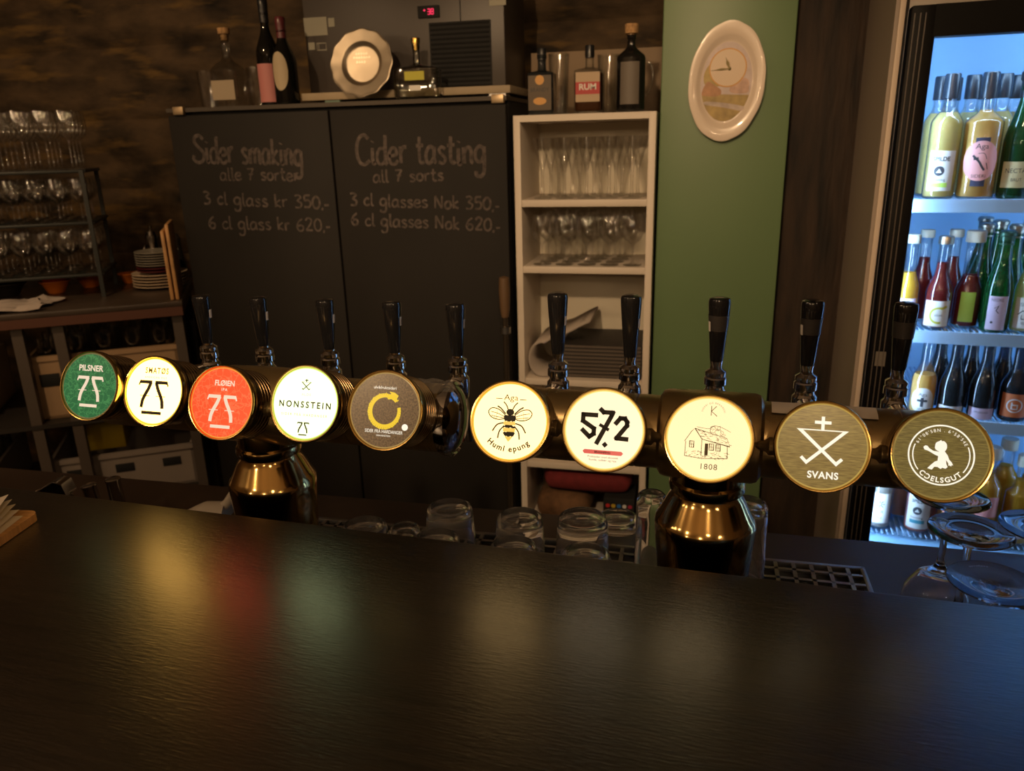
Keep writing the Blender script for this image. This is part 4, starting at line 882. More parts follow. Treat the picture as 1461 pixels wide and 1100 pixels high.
# on the black cabinet, left of the cooling unit
YB = 2.37
bottle('spirit_bottle', 'clear square spirit bottle with cork and pale label on the black cabinet', stand(331, 140, YB, CT), 0.235, 0.043, 0.013, 0.105, 0.05, GB_CLEAR, None, 0.8, M_cork, 0.036, 0.018, (L_grey if False else pm('label_pale', (0.36, 0.29, 0.20), 0.7), 0.022, 0.080, 0.040), cap_shape='cork', square=True)
bottle('wine_bottle', 'tall dark wine bottle with pink label on the black cabinet', stand(389, 140, YB + 0.02, CT), 0.315, 0.036, 0.0125, 0.15, 0.09, GB_DARK, None, 0.8, M_capk, 0.07, 0.0152, (L_pink, 0.012, 0.125, 0.034), cap_shape='foil')
bottle('wine_bottle', 'dark round shouldered bottle with white oval label beside the pink labelled one', stand(411, 140, YB - 0.04, CT), 0.25, 0.037, 0.013, 0.12, 0.08, GB_DARK, None, 0.8, pm('wine_foil', (0.10, 0.02, 0.025), 0.3), 0.06, 0.0158, (pm('label_ivory', (0.42, 0.34, 0.22), 0.6), 0.040, 0.150, 0.027, 'oval'), cap_shape='foil')
def goblet_prof(h, rb, rim, rf, bowl_h, st=0.0032):
    hs = h - bowl_h
    return [(0, 0.0), (rf, 0.0), (rf, 0.0018), (rf * 0.4, 0.004), (st * 1.3, 0.010), (st, hs * 0.5), (st, hs - 0.006), (st * 2.2, hs), (rb * 0.72, hs + bowl_h * 0.16), (rb, hs + bowl_h * 0.42), (rb * 0.97, hs + bowl_h * 0.65), (rim, h), (rim - 0.0012, h)]
def plain_prof(h, r0, r1): return [(0, 0.004), (r0 * 0.9, 0.0), (r0, 0.003), (r1, h), (r1 - 0.0012, h), (r0 - 0.002, 0.008), (0, 0.008)]
def vee_prof(h, rim, rf, bowl_h, st=0.0042):
    hs = h - bowl_h
    return [(0, 0), (rf, 0), (rf, 0.002), (rf * 0.4, 0.004), (st * 1.4, 0.010), (st, hs * 0.5), (st * 1.3, hs), (rim * 0.34, hs + bowl_h * 0.22), (rim * 0.70, hs + bowl_h * 0.62), (rim, h), (rim - 0.0012, h)]
G_BACK = thin_glass('shelf_glass', (0.985, 0.985, 0.975), 2.4, 0.08, cap=0.42)
def glass_at(prof, name, x, y, z, label, group, n=18, mat=None):
    o = MB().lathe(prof, n).build(name, mat or G_BACK, loc=(x, y, z), smooth=60); return tag(o, label, 'glass', group)
def grid_of(prof, name, pts, label, group, n=18, mat=None):
    first = None
    for x, y, z in pts:
        if first is None: first = glass_at(prof, name, x, y, z, label, group, n, mat)
        else: c = first.copy(); c.location = (x, y, z); COL.objects.link(c)
p = at(293, 140, Y=YB); glass_at(plain_prof(0.115, 0.026, 0.030), 'water_glass', p.x, YB + 0.02, CT, 'plain glass at the end of the bottles on the black cabinet, beside the square bottle', None)
p = at(362, 140, Y=YB + 0.06); glass_at(plain_prof(0.125, 0.028, 0.031), 'water_glass', p.x, YB + 0.09, CT, 'plain glass between the square bottle and the dark wine bottles', None)
a1 = Art()
for i in range(4): a1.rect(-0.030 + 0.016 * i, -0.012, -0.018 + 0.016 * i, 0.012)
bottle('flask_bottle', 'wide clear flask with yellow green label and gilt stopper beside the silver plate', (at(597, 138, Y=2.30).x, 2.302, CT + 0.001), 0.165, 0.068, 0.010, 0.080, 0.018, thin_glass('flask_glass', (0.80, 0.80, 0.74), 2.6, 0.06), None, 0.6, pm('gilt', (0.55, 0.36, 0.10), 0.25, 1.0), 0.032, 0.0125, [(L_yellow, 0.050, 0.074, 0.030), (L_white, 0.022, 0.036, 0.017)], square=0.40, cap_shape='cork')
# on the white shelf unit
SX0, SX1, SY0, STOP = -0.526, -0.122, 2.27, 1.625
def txt(*rows): return rows
a_ = [(INK, Art().text('BRANDY', 0, 0.003, 0.015, 'r', fit=0.055)), (L_gold, Art().disc((0, 0.034), 0.013, 18).disc((0, -0.022), 0.019, 18, 0.010))]
YS = 2.33
bottle('spirit_bottle', 'square spirit bottle with black print and gold seals on the white shelf unit', stand(774, 160, YS, STOP + 0.001), 0.178, 0.037, 0.012, 0.110, 0.012, GB_SMOKE, None, 0.6, M_capk, 0.030, 0.013, (pm('label_dusky', (0.09, 0.065, 0.04), 0.6), 0.012, 0.105, 0.033, 'rect', a_), square=True)
a_ = [(L_white, Art().text('RUM', 0, -0.004, 0.022, 'b', fit=0.05))]
bottle('spirit_bottle', 'square spirit bottle with red and white label in the middle of the white shelf unit', stand(841, 158, YS, STOP + 0.001), 0.180, 0.040, 0.012, 0.112, 0.012, GB_CLEAR, drink('dark_rum', (0.10, 0.035, 0.012), 0.7), 0.58, M_capk, 0.032, 0.013, [(pm('label_linen', (0.42, 0.31, 0.20), 0.6), 0.030, 0.108, 0.034), (L_red, 0.050, 0.082, 0.034, 'rect', a_)], square=True)
bottle('spirit_bottle', 'dark round spirit bottle with wooden stopper beside the green pillar', stand(899, 157, YS, STOP + 0.001), 0.228, 0.040, 0.011, 0.140, 0.035, thin_glass('bottle_black_blue', (0.05, 0.05, 0.05), 1.6, 0.06, (0.018, 0.017, 0.016), 0.7), None, 0.8, M_cork, 0.050, 0.018, (L_grey, 0.020, 0.130, 0.028), cap_shape='cork')
for px, h, r, lab in ((797, 0.175, 0.032, 'tall carafe glass behind the square spirit bottles with black print'), (867, 0.165, 0.034, 'flared glass behind the red and white labelled bottle')):
    p = at(px, 150, Y=YS + 0.12); glass_at(plain_prof(h, r * 0.8, r), 'carafe_glass', p.x, YS + 0.13, STOP + 0.001, lab, None, 24)
p = at(922, 150, Y=2.45)
t = thing('glass_mug', 'handled glass mug behind the bottle with wooden stopper', 'mug', (p.x - 0.046, 2.46, STOP + 0.001))
MB().lathe(plain_prof(0.16, 0.032, 0.034), 24).build('cup', G_BACK, t)
MB().tube(smooth_path([(0.033, 0, 0.14), (0.055, 0, 0.135), (0.062, 0, 0.10), (0.052, 0, 0.06), (0.032, 0, 0.045)], 6), 0.004, 10).build('handle', G_BACK, t)

# ------------------------------------------------------------------ white shelf unit and what stands in it
M_shelf = pm('white_shelf', (0.62, 0.55, 0.47), 0.5)
M_shelfb = pm('white_shelf_back', (0.66, 0.61, 0.50), 0.7)
t = thing('shelf_unit', 'narrow white open shelf unit full of glasses beside the green pillar', 'shelf unit', ((SX0 + SX1) / 2, SY0, 0)); sw = SX1 - SX0
def zpx(px, py, Y=SY0): return at(px, py, Y=Y).z
boards = [zpx(835, 290), zpx(835, 386), zpx(835, 548), zpx(835, 668), 0.32, 0.07]
for s_ in (-1, 1): MB().box((s_ * (sw / 2 - 0.010), 0.14, STOP / 2), (0.020, 0.28, STOP), bev=0.001).build('side_panel', M_shelf, t)
MB().box((0, 0.14, STOP - 0.009), (sw - 0.04, 0.28, 0.018)).build('top_panel', M_shelf, t)
MB().box((0, 0.277, STOP / 2), (sw - 0.04, 0.006, STOP - 0.04)).build('back_panel', M_shelfb, t)
for z in boards: MB().box((0, 0.138, z), (sw - 0.0405, 0.272, 0.020), bev=0.001).build('shelf', M_shelf, t)
xs = [SX0 + 0.075 + 0.0655 * i for i in range(5)]
pts = [(x + 0.012 * r, SY0 + 0.045 + 0.072 * r, boards[0] + 0.011) for r in range(3) for x in xs if x + 0.012 * r < SX1 - 0.052]
grid_of(vee_prof(0.172, 0.030, 0.027, 0.092), 'flared_glass', pts, 'flared stem glass on the uppermost shelf of the white unit', 'flared glasses on the uppermost white shelf')
xs = [SX0 + 0.072 + 0.068 * i for i in range(5)]
pts = [(x + 0.010 * r, SY0 + 0.042 + 0.060 * r, boards[1] + 0.011) for r in range(4) for x in xs if x + 0.010 * r < SX1 - 0.050]
grid_of(goblet_prof(0.148, 0.033, 0.026, 0.028, 0.085), 'wine_glass', pts, 'round bowled wine glass on the second shelf of the white unit', 'wine glasses on the second white shelf')
# dark menus with a curled paper on top
M_menu = pm('menu_cover', (0.022, 0.018, 0.016), 0.6); M_page = pm('page_edge', (0.10, 0.08, 0.065), 0.8)
zb = boards[2] + 0.010; nm = 9
for i in range(nm):
    t = thing('menu_folder', 'dark menu folder in the stack on the third shelf of the white unit', 'menu', ((SX0 + SX1) / 2 + 0.052, SY0 + 0.145, zb + 0.0002 + i * 0.0118), 0, 'menus on the third white shelf')
    MB().box((0, 0, 0.0010), (0.25, 0.22, 0.002)).build('cover', M_menu, t); MB().box((0, 0, 0.0108), (0.25, 0.22, 0.0014)).build('cover', M_menu, t)
    MB().box((0.002, 0, 0.00555), (0.242, 0.214, 0.0076)).build('pages', M_page, t)
mtop = zb + nm * 0.0118 + 0.001
m = MB(); path = []
cxr, czr = SX0 + 0.066, zb + 0.052
for i in range(15): a = R(-95 - 13.5 * i); path.append((cxr + 0.040 * math.cos(a) * 0.95, czr + 0.0515 * math.sin(a)))
path += [(cxr + 0.03, czr + 0.066), (cxr + 0.075, czr + 0.082), (cxr + 0.125, czr + 0.110), (cxr + 0.150, czr + 0.122)]
path = [(cxr + 0.022, zb + 0.0016)] + path; path = [(x + 0.006, z + 0.0075) for x, z in path]
vs = [(x, SY0 + y, z) for x, z in path for y in (0.02, 0.235)]
m.add(vs, [(2 * i, 2 * i + 1, 2 * i + 3, 2 * i + 2) for i in range(len(path) - 1)])
o = m.build('newspaper', pm('newsprint', (0.36, 0.31, 0.27), 0.8), smooth=60); so = o.modifiers.new('solid', 'SOLIDIFY'); so.thickness = 0.007; so.offset = 1
tag(o, 'curled sheaf of printed paper rolled over the dark menus in the white unit', 'paper')
a = Art(); r_ = random.Random(2)
for i in range(6):
    x = cxr + 0.085 + 0.009 * i; z = czr + 0.0885 + 0.0058 * i
    for y in (0.05, 0.09, 0.135): a.v += [(x, SY0 + y, z + 0.0083), (x + 0.003, SY0 + y, z + 0.0102), (x + 0.003, SY0 + y + 0.032, z + 0.0102), (x, SY0 + y + 0.032, z + 0.0083)]; k = len(a.v); a.f.append((k - 4, k - 3, k - 2, k - 1))
o2 = MB().add(a.v, a.f).build('print_lines', L_grey, o, smooth=0)
# bottom shelf: folded red cloth, brown cloth and a dotted box
zb = boards[4] + 0.010
def cloth(name, c, d, mat, label):
    m = MB().box((0, 0, 0), d, bev=min(d) * 0.42); r_ = random.Random(int(d[0] * 1000))
    o = m.build(name, mat, loc=c, smooth=60); s_ = o.modifiers.new('sub', 'SUBSURF'); s_.levels = s_.render_levels = 2
    tag(o, label, 'cloth'); return o
cloth('folded_cloth', (SX0 + 0.13, SY0 + 0.13, zb + 0.051), (0.19, 0.22, 0.10), pm('brown_cloth', (0.12, 0.06, 0.025), 0.9, var=0.3, scale=40), 'folded brown cloth on a low shelf of the white unit')
cloth('folded_cloth', (SX0 + 0.21, SY0 + 0.14, zb + 0.152), (0.30, 0.22, 0.10), pm('red_cloth', (0.14, 0.012, 0.014), 0.9, var=0.2, scale=40), 'folded dark red cloth on top of the brown one in the white unit')
t = thing('dotted_box', 'dark box with coloured dots on a low shelf of the white unit', 'box', (SX1 - 0.085, SY0 + 0.08, zb + 0.0005))
MB().box((0, 0, 0.055), (0.10, 0.12, 0.11), bev=0.003).build('carton', M_seam, t)
cols = [(0.5, 0.03, 0.03), (0.5, 0.35, 0.03), (0.03, 0.15, 0.45), (0.5, 0.5, 0.5), (0.3, 0.02, 0.05)]
for k, c in enumerate(cols):
    a = Art()
    for i in range(3): a.disc((-0.035 + 0.018 * k, 0.03 + 0.026 * i), 0.007, 14)
    MB().add([(u, -0.0608, v) for u, v in a.v], a.f).build('dots', pm('dot_%d' % k, c, 0.5), t, smooth=0)
# cleaning pole between cabinet and shelf
q = at(722, 560, Y=2.20)
t = thing('mop_pole', 'worn wooden handled pole standing between the black cabinet and the white shelf unit', 'pole', (q.x, 2.215, 0.0))
MB().tube([(0, 0, 0.02), (0, 0, 1.06)], 0.008, 12).build('shaft', pm('worn_steel', (0.10, 0.08, 0.06), 0.35, 0.8), t)
MB().lathe([(0, 1.05), (0.011, 1.05), (0.015, 1.08), (0.017, 1.13), (0.015, 1.17), (0, 1.175)], 20).build('grip', pm('worn_grip', (0.12, 0.07, 0.035), 0.5), t)
MB().lathe([(0, 1.0), (0.016, 1.0), (0.016, 1.02), (0, 1.02)], 20).build('collar', M_steel, t)
MB().box((0, 0, 0.0105), (0.06, 0.05, 0.02), bev=0.004).build('foot_plate', M_capk, t)

# ------------------------------------------------------------------ oval plate clock on the green pillar
YG = 2.30
pc = at(1036.5, 117, Y=YG - 0.02)
t = thing('plate_clock', 'oval white plate clock with painted landscape on the green pillar', 'clock', (pc.x, YG - 0.0008, pc.z))
t.rotation_euler = (0, R(3.0), 0)
m = MB(); m.lathe([(0, 0.010), (0.066, 0.010), (0.070, 0.012), (0.076, 0.019), (0.080, 0.021), (0.094, 0.023), (0.098, 0.022), (0.0985, 0.019), (0.094, 0.015), (0.07, 0.004), (0.06, 0.0), (0, 0.0)], 120)
for v in m.v:
    a = math.atan2(v.y, v.x); r = math.hypot(v.x, v.y); k = 1 + (0.012 * abs(math.sin(5 * a)) if r > 0.088 else 0)
    v.x, v.y, v.z = v.x * k, v.y * k * 1.52, v.z
MX = Matrix.Rotation(math.pi / 2, 4, 'X')
m.v = [MX @ v for v in m.v]
pl = m.build('plate', pm('porcelain', (0.66, 0.56, 0.47), 0.25, coat=0.3), t, smooth=40)
def paint(name, col, pts, y, parent, sm=4, var=0.25):
    a = Art().poly(smooth_path(pts, sm, True) if sm else pts)
    return MB().add([(u, -y, v) for u, v in a.v], a.f).build(name, pm('paint_' + name, col, 0.5, var=var, scale=45), parent, smooth=0)
ell = lambda k=1.0, n=48: [(0.066 * k * math.cos(2 * math.pi * i / n), 0.1 * k * math.sin(2 * math.pi * i / n)) for i in range(n)]
def clip(pts): return [((u, v) if (u / 0.065) ** 2 + (v / 0.099) ** 2 <= 1 else (u / math.hypot(u / 0.065, v / 0.099), v / math.hypot(u / 0.065, v / 0.099))) for u, v in pts]
paint('sky', (0.50, 0.41, 0.40), ell(), 0.0104, t, 0, 0.12)
lo = [(0.066 * math.cos(a) * 0.99, 0.1 * math.sin(a) * 0.99) for a in [math.pi + (math.pi) * i / 30 for i in range(31)]]
paint('meadow', (0.34, 0.24, 0.08), [q for q in lo if q[1] < -0.028] , 0.0108, t, 0)
paint('path', (0.42, 0.34, 0.30), clip([(-0.05, -0.05), (0.0, -0.052), (0.06, -0.07), (0.05, -0.078), (0.0, -0.064), (-0.05, -0.058)]), 0.0112, t)
paint('red_shrubs', (0.38, 0.19, 0.09), clip([(-0.062, -0.03), (-0.05, 0.0), (-0.03, -0.008), (-0.012, -0.02), (-0.015, -0.034), (-0.05, -0.036)]), 0.0114, t)
paint('tree', (0.36, 0.26, 0.08), clip([(-0.06, 0.02), (-0.045, 0.045), (-0.02, 0.04), (0.0, 0.015), (-0.008, -0.005), (-0.03, -0.012), (-0.055, -0.008)]), 0.0112, t)
paint('far_trees', (0.48, 0.31, 0.24), clip([(0.012, -0.008), (0.03, 0.012), (0.055, 0.008), (0.06, -0.012), (0.055, -0.026), (0.015, -0.026)]), 0.0112, t)
a = Art().ring((0.0, 0.036), 0.047, 0.003, 48)
MB().add([(u, -0.0122, v) for u, v in a.v], a.f).build('dial_ring', L_gold, t, smooth=0)
a = Art().disc((0.0, 0.036), 0.0455, 48); MB().add([(u, -0.0118, v) for u, v in a.v], a.f).build('dial', pm('dial_cream', (0.58, 0.45, 0.33), 0.4), t, smooth=0)
MH = pm('clock_hand', (0.10, 0.075, 0.02), 0.4, 0.5)
def hand(name, tip, w):
    a = Art(); b = Vector((0.004, 0.034)); d = (Vector(tip) - b); q = Vector((-d.y, d.x)).normalized()
    a.poly([tuple(b - q * w * 0.4), tuple(b + d * 0.45 - q * w), tuple(b + d * 0.7 - q * w * 0.3), tuple(b + d), tuple(b + d * 0.7 + q * w * 0.3), tuple(b + d * 0.45 + q * w), tuple(b + q * w * 0.4)])
    MB().add([(u, -0.0145, v) for u, v in a.v], a.f).build(name, MH, t, smooth=0)
hand('hour_hand', (-0.009, 0.063), 0.0042); hand('minute_hand', (-0.045, 0.028), 0.0026)
MB().lathe([(0, 0.0115), (0.0045, 0.0115), (0.0045, 0.0150), (0, 0.016)], 18, Matrix.Translation((0.004, 0, 0.034)) @ MX).build('hub', MH, t)

# ------------------------------------------------------------------ side table with glass rack at the far end of the bar
RZ = R(31.75); T0 = Vector((-1.638, 2.185, 0)); TT = 1.082
def TW(x, y, z=0.0): return Vector((T0.x + x * math.cos(RZ) - y * math.sin(RZ), T0.y + x * math.sin(RZ) + y * math.cos(RZ), z))
NRM = Vector((-math.sin(RZ), math.cos(RZ), 0))
def tl(px, py, y):  # local x and height on the plane y of the table's frame
    p = at(px, py, plane=(TW(0, y), NRM)); d = p - T0; return d.x * math.cos(RZ) + d.y * math.sin(RZ), p.z
M_tabt = pm('dark_table_top', (0.055, 0.040, 0.030), 0.32, var=0.2, scale=8); M_tabe = pm('table_edge', (0.085, 0.030, 0.016), 0.5); M_tabl = pm('table_leg', (0.075, 0.058, 0.046), 0.5)
t = thing('side_table', 'dark table with reddish edge carrying the black glass rack', 'table', (T0.x, T0.y, 0), RZ)
MB().box((-0.70, 0.27, TT - 0.009), (1.40, 0.54, 0.018), bev=0.002).build('tabletop', M_tabt, t)
MB().box((-0.70, 0.27, TT - 0.033), (1.396, 0.536, 0.030)).build('apron', M_tabe, t)
for lx_ in (-0.025, tl(85, 470, 0.05)[0], tl(38, 480, 0.05)[0] - 0.02, -1.35): MB().box((lx_, 0.04, (TT - 0.048) / 2), (0.032, 0.032, TT - 0.048)).build('leg', M_tabl, t)
for lx_ in (-0.025, -1.35): MB().box((lx_, 0.50, (TT - 0.048) / 2), (0.032, 0.032, TT - 0.048)).build('leg', M_tabl, t)
for zz in (0.70, 0.40): MB().box((-0.69, 0.27, zz), (1.34, 0.50, 0.014)).build('undershelf', pm('undershelf_dark', (0.018, 0.014, 0.011), 0.6), t)
ry = 0.213; rx1 = -0.249; rd = 0.29
zs = [tl(150, y_, ry)[1] for y_ in (241, 315, 389)]
G_RACK = thin_glass('rack_glass', (0.985, 0.985, 0.975), 2.6, 0.08, cap=0.5)
M_rack = pm('rack_black', (0.014, 0.017, 0.015), 0.45)
t = thing('glass_rack', 'black three tier rack of stemmed glasses standing on the side table', 'rack', (T0.x, T0.y, 0), RZ); RW_ = 0.95
for z in zs: MB().box((rx1 - RW_ / 2, ry + rd / 2, z - 0.005), (RW_, rd, 0.010), bev=0.002).build('tier', M_rack, t)
for x in (rx1 - 0.012, rx1 - RW_ + 0.012):
    for y in (ry - 0.004, ry + rd - 0.012): MB().box((x, y, (TT + zs[0]) / 2), (0.013, 0.013, zs[0] - TT - 0.001)).build('post', M_rack, t)
prf = goblet_prof(0.138, 0.030, 0.025, 0.027, 0.078); prf2 = goblet_prof(0.185, 0.030, 0.027, 0.028, 0.09)
for k, z in enumerate(zs):
    pts = []
    for j in range(4):
        for i in range(10):
            q = TW(rx1 - 0.040 - 0.067 * i, ry + 0.042 + 0.066 * j, z + 0.0005); pts.append(tuple(q))
    nm_ = ('uppermost', 'middle', 'lowest')[k]
    grid_of(prf if k else prf2, 'stemmed_glass', pts, 'stemmed glass on the %s tier of the black rack' % nm_, 'glasses on the %s rack tier' % nm_, 14, G_RACK)
# bowls, plates, jugs, boards, paper on the table
M_obowl = pm('orange_bowl', (0.72, 0.19, 0.02), 0.3); M_rbowl = pm('red_bowl', (0.62, 0.09, 0.02), 0.3); M_dbowl = pm('dark_bowl', (0.03, 0.025, 0.02), 0.4)
def bowl(px, py, z, r, h, mat, label):
    p = at(px, py, Z=z); q = Vector((p.x, p.y, 0)) + Vector((p.x, p.y, 0)).normalized() * r * 0.75
    o = MB().lathe([(0, 0), (r * 0.55, 0), (r * 0.62, h * 0.1), (r * 0.92, h * 0.8), (r * 1.12, h), (r * 1.12, h + 0.003), (r * 0.86, h * 0.82), (r * 0.55, h * 0.15), (0, h * 0.1)], 32).build('serving_bowl', mat, loc=(q.x, q.y, z + 0.0006)); return tag(o, label, 'bowl')
b1 = bowl(82, 420, TT, 0.046, 0.042, M_obowl, 'lower orange bowl of the stacked pair on the side table')
o = MB().lathe([(0, 0), (0.020, 0), (0.028, 0.006), (0.044, 0.036), (0.046, 0.040), (0.042, 0.037), (0.024, 0.008), (0, 0.006)], 32).build('serving_bowl', M_rbowl, loc=(b1.location.x, b1.location.y, TT + 0.016)); tag(o, 'red orange bowl nested in the lower orange bowl', 'bowl')
bowl(131, 411, TT, 0.046, 0.040, M_obowl, 'single orange bowl between the stacked pair and the rack post')
bowl(187, 405, TT, 0.036, 0.034, M_obowl, 'small orange bowl beside the plate stack')
bowl(14, 424, TT, 0.055, 0.042, M_dbowl, 'dark bowl under the rack beyond the stacked orange bowls')
p = at(232, 414, Z=TT); d = Vector((p.x, p.y, 0)); q = d + d.normalized() * 0.085
def plate(r, z, mat, lab, grp): o = MB().lathe([(0, 0), (r * 0.6, 0), (r * 0.68, 0.004), (r, 0.010), (r, 0.0125), (r * 0.66, 0.0065), (0, 0.004)], 40).build('dinner_plate', mat, loc=(q.x, q.y, z)); return tag(o, lab, 'plate', grp)
M_pw = pm('plate_white', (0.55, 0.43, 0.30), 0.35); M_pg = pm('plate_grey', (0.24, 0.22, 0.18), 0.35); M_pm = pm('plate_maroon', (0.10, 0.012, 0.016), 0.35)
z = TT + 0.0006
for i in range(5): plate(0.094, z, M_pw, 'wide cream plate in the lower half of the stack on the side table', 'cream plates in the stack'); z += 0.0105
for i in range(2): plate(0.074, z, M_pm, 'maroon plate in the middle of the plate stack', 'maroon plates in the stack'); z += 0.0105
for i in range(6): plate(0.074, z, M_pg, 'grey plate in the upper half of the plate stack', 'grey plates in the stack'); z += 0.0088
M_jug = pm('dark_steel', (0.30, 0.27, 0.24), 0.2, 1.0)
for px, py, hh, rr, mat, lab in ((222, 345, 0.10, 0.036, M_jug, 'shiny steel jug behind the plate stack'), (243, 345, 0.085, 0.034, M_dbowl, 'small black jug behind the plate stack beside the boards')):
    pb = TW(*{196: (-0.182, 0.485), 222: (-0.113, 0.485), 243: (-0.040, 0.485)}[px])
    tp = thing('kitchen_jug', lab, 'jug', (pb.x, pb.y, TT + 0.0006))
    H_ = hh + 0.07 if px != 196 else hh
    MB().lathe([(0, 0), (rr, 0), (rr * 1.02, H_ * 0.3), (rr * 0.8, H_ * 0.7), (rr * 0.7, H_ * 0.85), (rr * 0.78, H_), (rr * 0.72, H_), (rr * 0.6, H_ * 0.8), (0, H_ * 0.75)], 28).build('vessel', mat, tp)
    if px != 196: MB().lathe([(0, H_), (rr * 0.74, H_), (rr * 0.5, H_ + 0.016), (rr * 0.14, H_ + 0.02), (rr * 0.2, H_ + 0.034), (0, H_ + 0.036)], 24).build('lid', mat, tp)
    MB().tube(smooth_path([(0, -rr * 0.8, H_ * 0.8), (0, -rr * 1.4, H_ * 0.75), (0, -rr * 1.4, H_ * 0.4), (0, -rr, H_ * 0.3)], 4), 0.005, 8).build('handle', mat, tp)
for k, (x, hh) in enumerate(((-0.014, 0.245), (-0.030, 0.225))):
    o = MB().box((0, 0, hh / 2), (0.011, 0.20, hh), bev=0.003).build('serving_board', M_oak, loc=tuple(TW(x, 0.125, TT + 0.0006)), rz=RZ); tag(o, ('taller' if k == 0 else 'shorter') + ' wooden serving board standing on edge against the black cabinet', 'board')
m = MB(); n = 14; vs = []
for i in range(n + 1):
    for j in range(n + 1):
        x = -0.70 + 0.36 * i / n; y = 0.0 + 0.20 * j / n; e = 0.014 * math.sin(i * 0.7) * math.sin(j * 0.9) ** 2
        vs.append((x + 0.012 * math.sin(j * 1.3) - 0.25 * (j / n) * 0.1 - (0.10 * (1 - j / n) if i > n - 3 else 0), y + 0.006 * math.sin(i * 1.7) + 0.012, 0.004 + 0.010 * _nz.noise(Vector((i * 0.5, j * 0.5, 0))) + abs(e)))
m.add(vs, [(i * (n + 1) + j, (i + 1) * (n + 1) + j, (i + 1) * (n + 1) + j + 1, i * (n + 1) + j + 1) for i in range(n) for j in range(n)])
zmin = min(v.z for v in m.v)
for v in m.v: v.z -= zmin
o = m.build('crumpled_cloth', pm('offwhite_cloth', (0.42, 0.36, 0.32), 0.9), loc=(T0.x, T0.y, TT + 0.0006), rz=RZ, smooth=60); tag(o, 'crumpled off white cloth on the front edge of the side table', 'cloth')
# crates under the table
M_crate = pm('crate_beige', (0.34, 0.22, 0.12), 0.6); M_crateg = pm('crate_grey', (0.24, 0.20, 0.17), 0.6); M_cratew = pm('crate_pale', (0.42, 0.33, 0.24), 0.6)
def crate(x0, x1, zb, h, mat, label, holes, glasses=None, y0=0.075, d=0.40):
    w = x1 - x0; c = TW((x0 + x1) / 2, y0 + d / 2, zb + 0.0006)
    t = thing('glass_crate', label, 'crate', tuple(c), RZ)
    m = MB(); th = 0.010
    m.box((0, 0, 0.005), (w, d, 0.010))
    for s_ in (-1, 1): m.box((s_ * (w / 2 - th / 2), 0, h / 2), (th, d, h)); m.box((0, s_ * (d / 2 - th / 2), h / 2), (w, th, h))
    m.box((0, -d / 2 - 0.002, h - 0.008), (w + 0.006, 0.008, 0.016))
    m.build('crate_body', mat, t)
    for i in range(holes): MB().box((w * (-0.5 + (i + 0.5) / holes), -d / 2 - 0.0005, h * 0.62), (min(0.06, w / holes * 0.6), 0.004, h * 0.20), bev=0.001).build('handle_slot', M_seam, t)
    if glasses:
        pts = []
        nx = max(2, int((w - 0.02) / 0.075))
        for i in range(nx):
            for j in range(4): q_ = TW((x0 + x1) / 2 - w / 2 + 0.01 + (w - 0.02) * (i + 0.5) / nx, y0 + 0.055 + 0.085 * j, zb + 0.0115); pts.append(tuple(q_))
        grid_of(plain_prof(h + 0.040, 0.026, 0.031), 'crate_glass', pts, glasses[0], glasses[1], 14)
    return t
crate(-0.50, -0.045, 0.7075, 0.215, M_crate, 'beige crate of glasses under the right end of the side table', 4, ('glass in the beige crate under the side table', 'glasses in the beige crate'))
crate(-1.12, -0.66, 0.7075, 0.19, M_cratew, 'pale crate under the far end of the side table on the upper undershelf', 2, ('glass in the pale crate on the upper undershelf', 'glasses in the pale crate'))
crate(-0.50, -0.045, 0.4075, 0.15, M_crateg, 'grey crate below the beige crate of glasses', 3)
crate(-1.12, -0.66, 0.4075, 0.15, M_crateg, 'grey crate of glasses on the lower undershelf at the far end', 2, ('glass in the far grey crate on the lower undershelf', 'glasses in the far grey crate'))
ya, yb, yt = tl(116, 600, 0.12)[0], tl(174, 600, 0.12)[0], tl(145, 580, 0.12)[1]
yh = min(yt, 0.690) - 0.5600; q = TW((ya + yb) / 2, 0.19, 0.5600)
o = MB().box((0, 0, yh / 2), (yb - ya, 0.14, yh), bev=0.006).build('yellow_box', pm('yellow_card', (0.42, 0.30, 0.01), 0.6), loc=tuple(q), rz=RZ); tag(o, 'yellow box showing under the green medallion', 'box')

# ------------------------------------------------------------------ glass door fridge
FR = R(-5.0); F0 = Vector((0.412, 1.90, 0)); FH = 1.93
def FW(x, y, z=0.0): return Vector((F0.x + x * math.cos(FR) - y * math.sin(FR), F0.y + x * math.sin(FR) + y * math.cos(FR), z))
FN = Vector((-math.sin(FR), math.cos(FR), 0))
def fl(px, py, y): p = at(px, py, plane=(FW(0, y), FN)); d = p - F0; return d.x * math.cos(FR) + d.y * math.sin(FR), p.z
FWD = 1.24; FD = 0.60; MX0 = 0.585; MX1 = 0.655  # width includes an unseen lit bay added to light handles and glasses
M_fblack = pm('fridge_black', (0.0035, 0.003, 0.003), 0.5, spec=0.12); M_liner = pm('liner_led_blue', (0.30, 0.54, 0.80), 0.45); M_wire = pm('shelf_led_blue', (0.36, 0.56, 0.80), 0.4)  # blue cast of the light painted into the white liner and shelves
gl_x0, gl_zt = fl(1334, 52, 0.0); gl_zb = fl(1228, 781, 0.0)[1]; gl_x1 = FWD - 0.075
ftop = fl(1300, 8, 0.0)[1]
t = thing('bottle_fridge', 'black framed glass door fridge full of bottles, its far half added out of view', 'fridge', tuple(F0), FR)
M_fbody = pm('fridge_body', (0.45, 0.40, 0.35), 0.5)
m = MB()
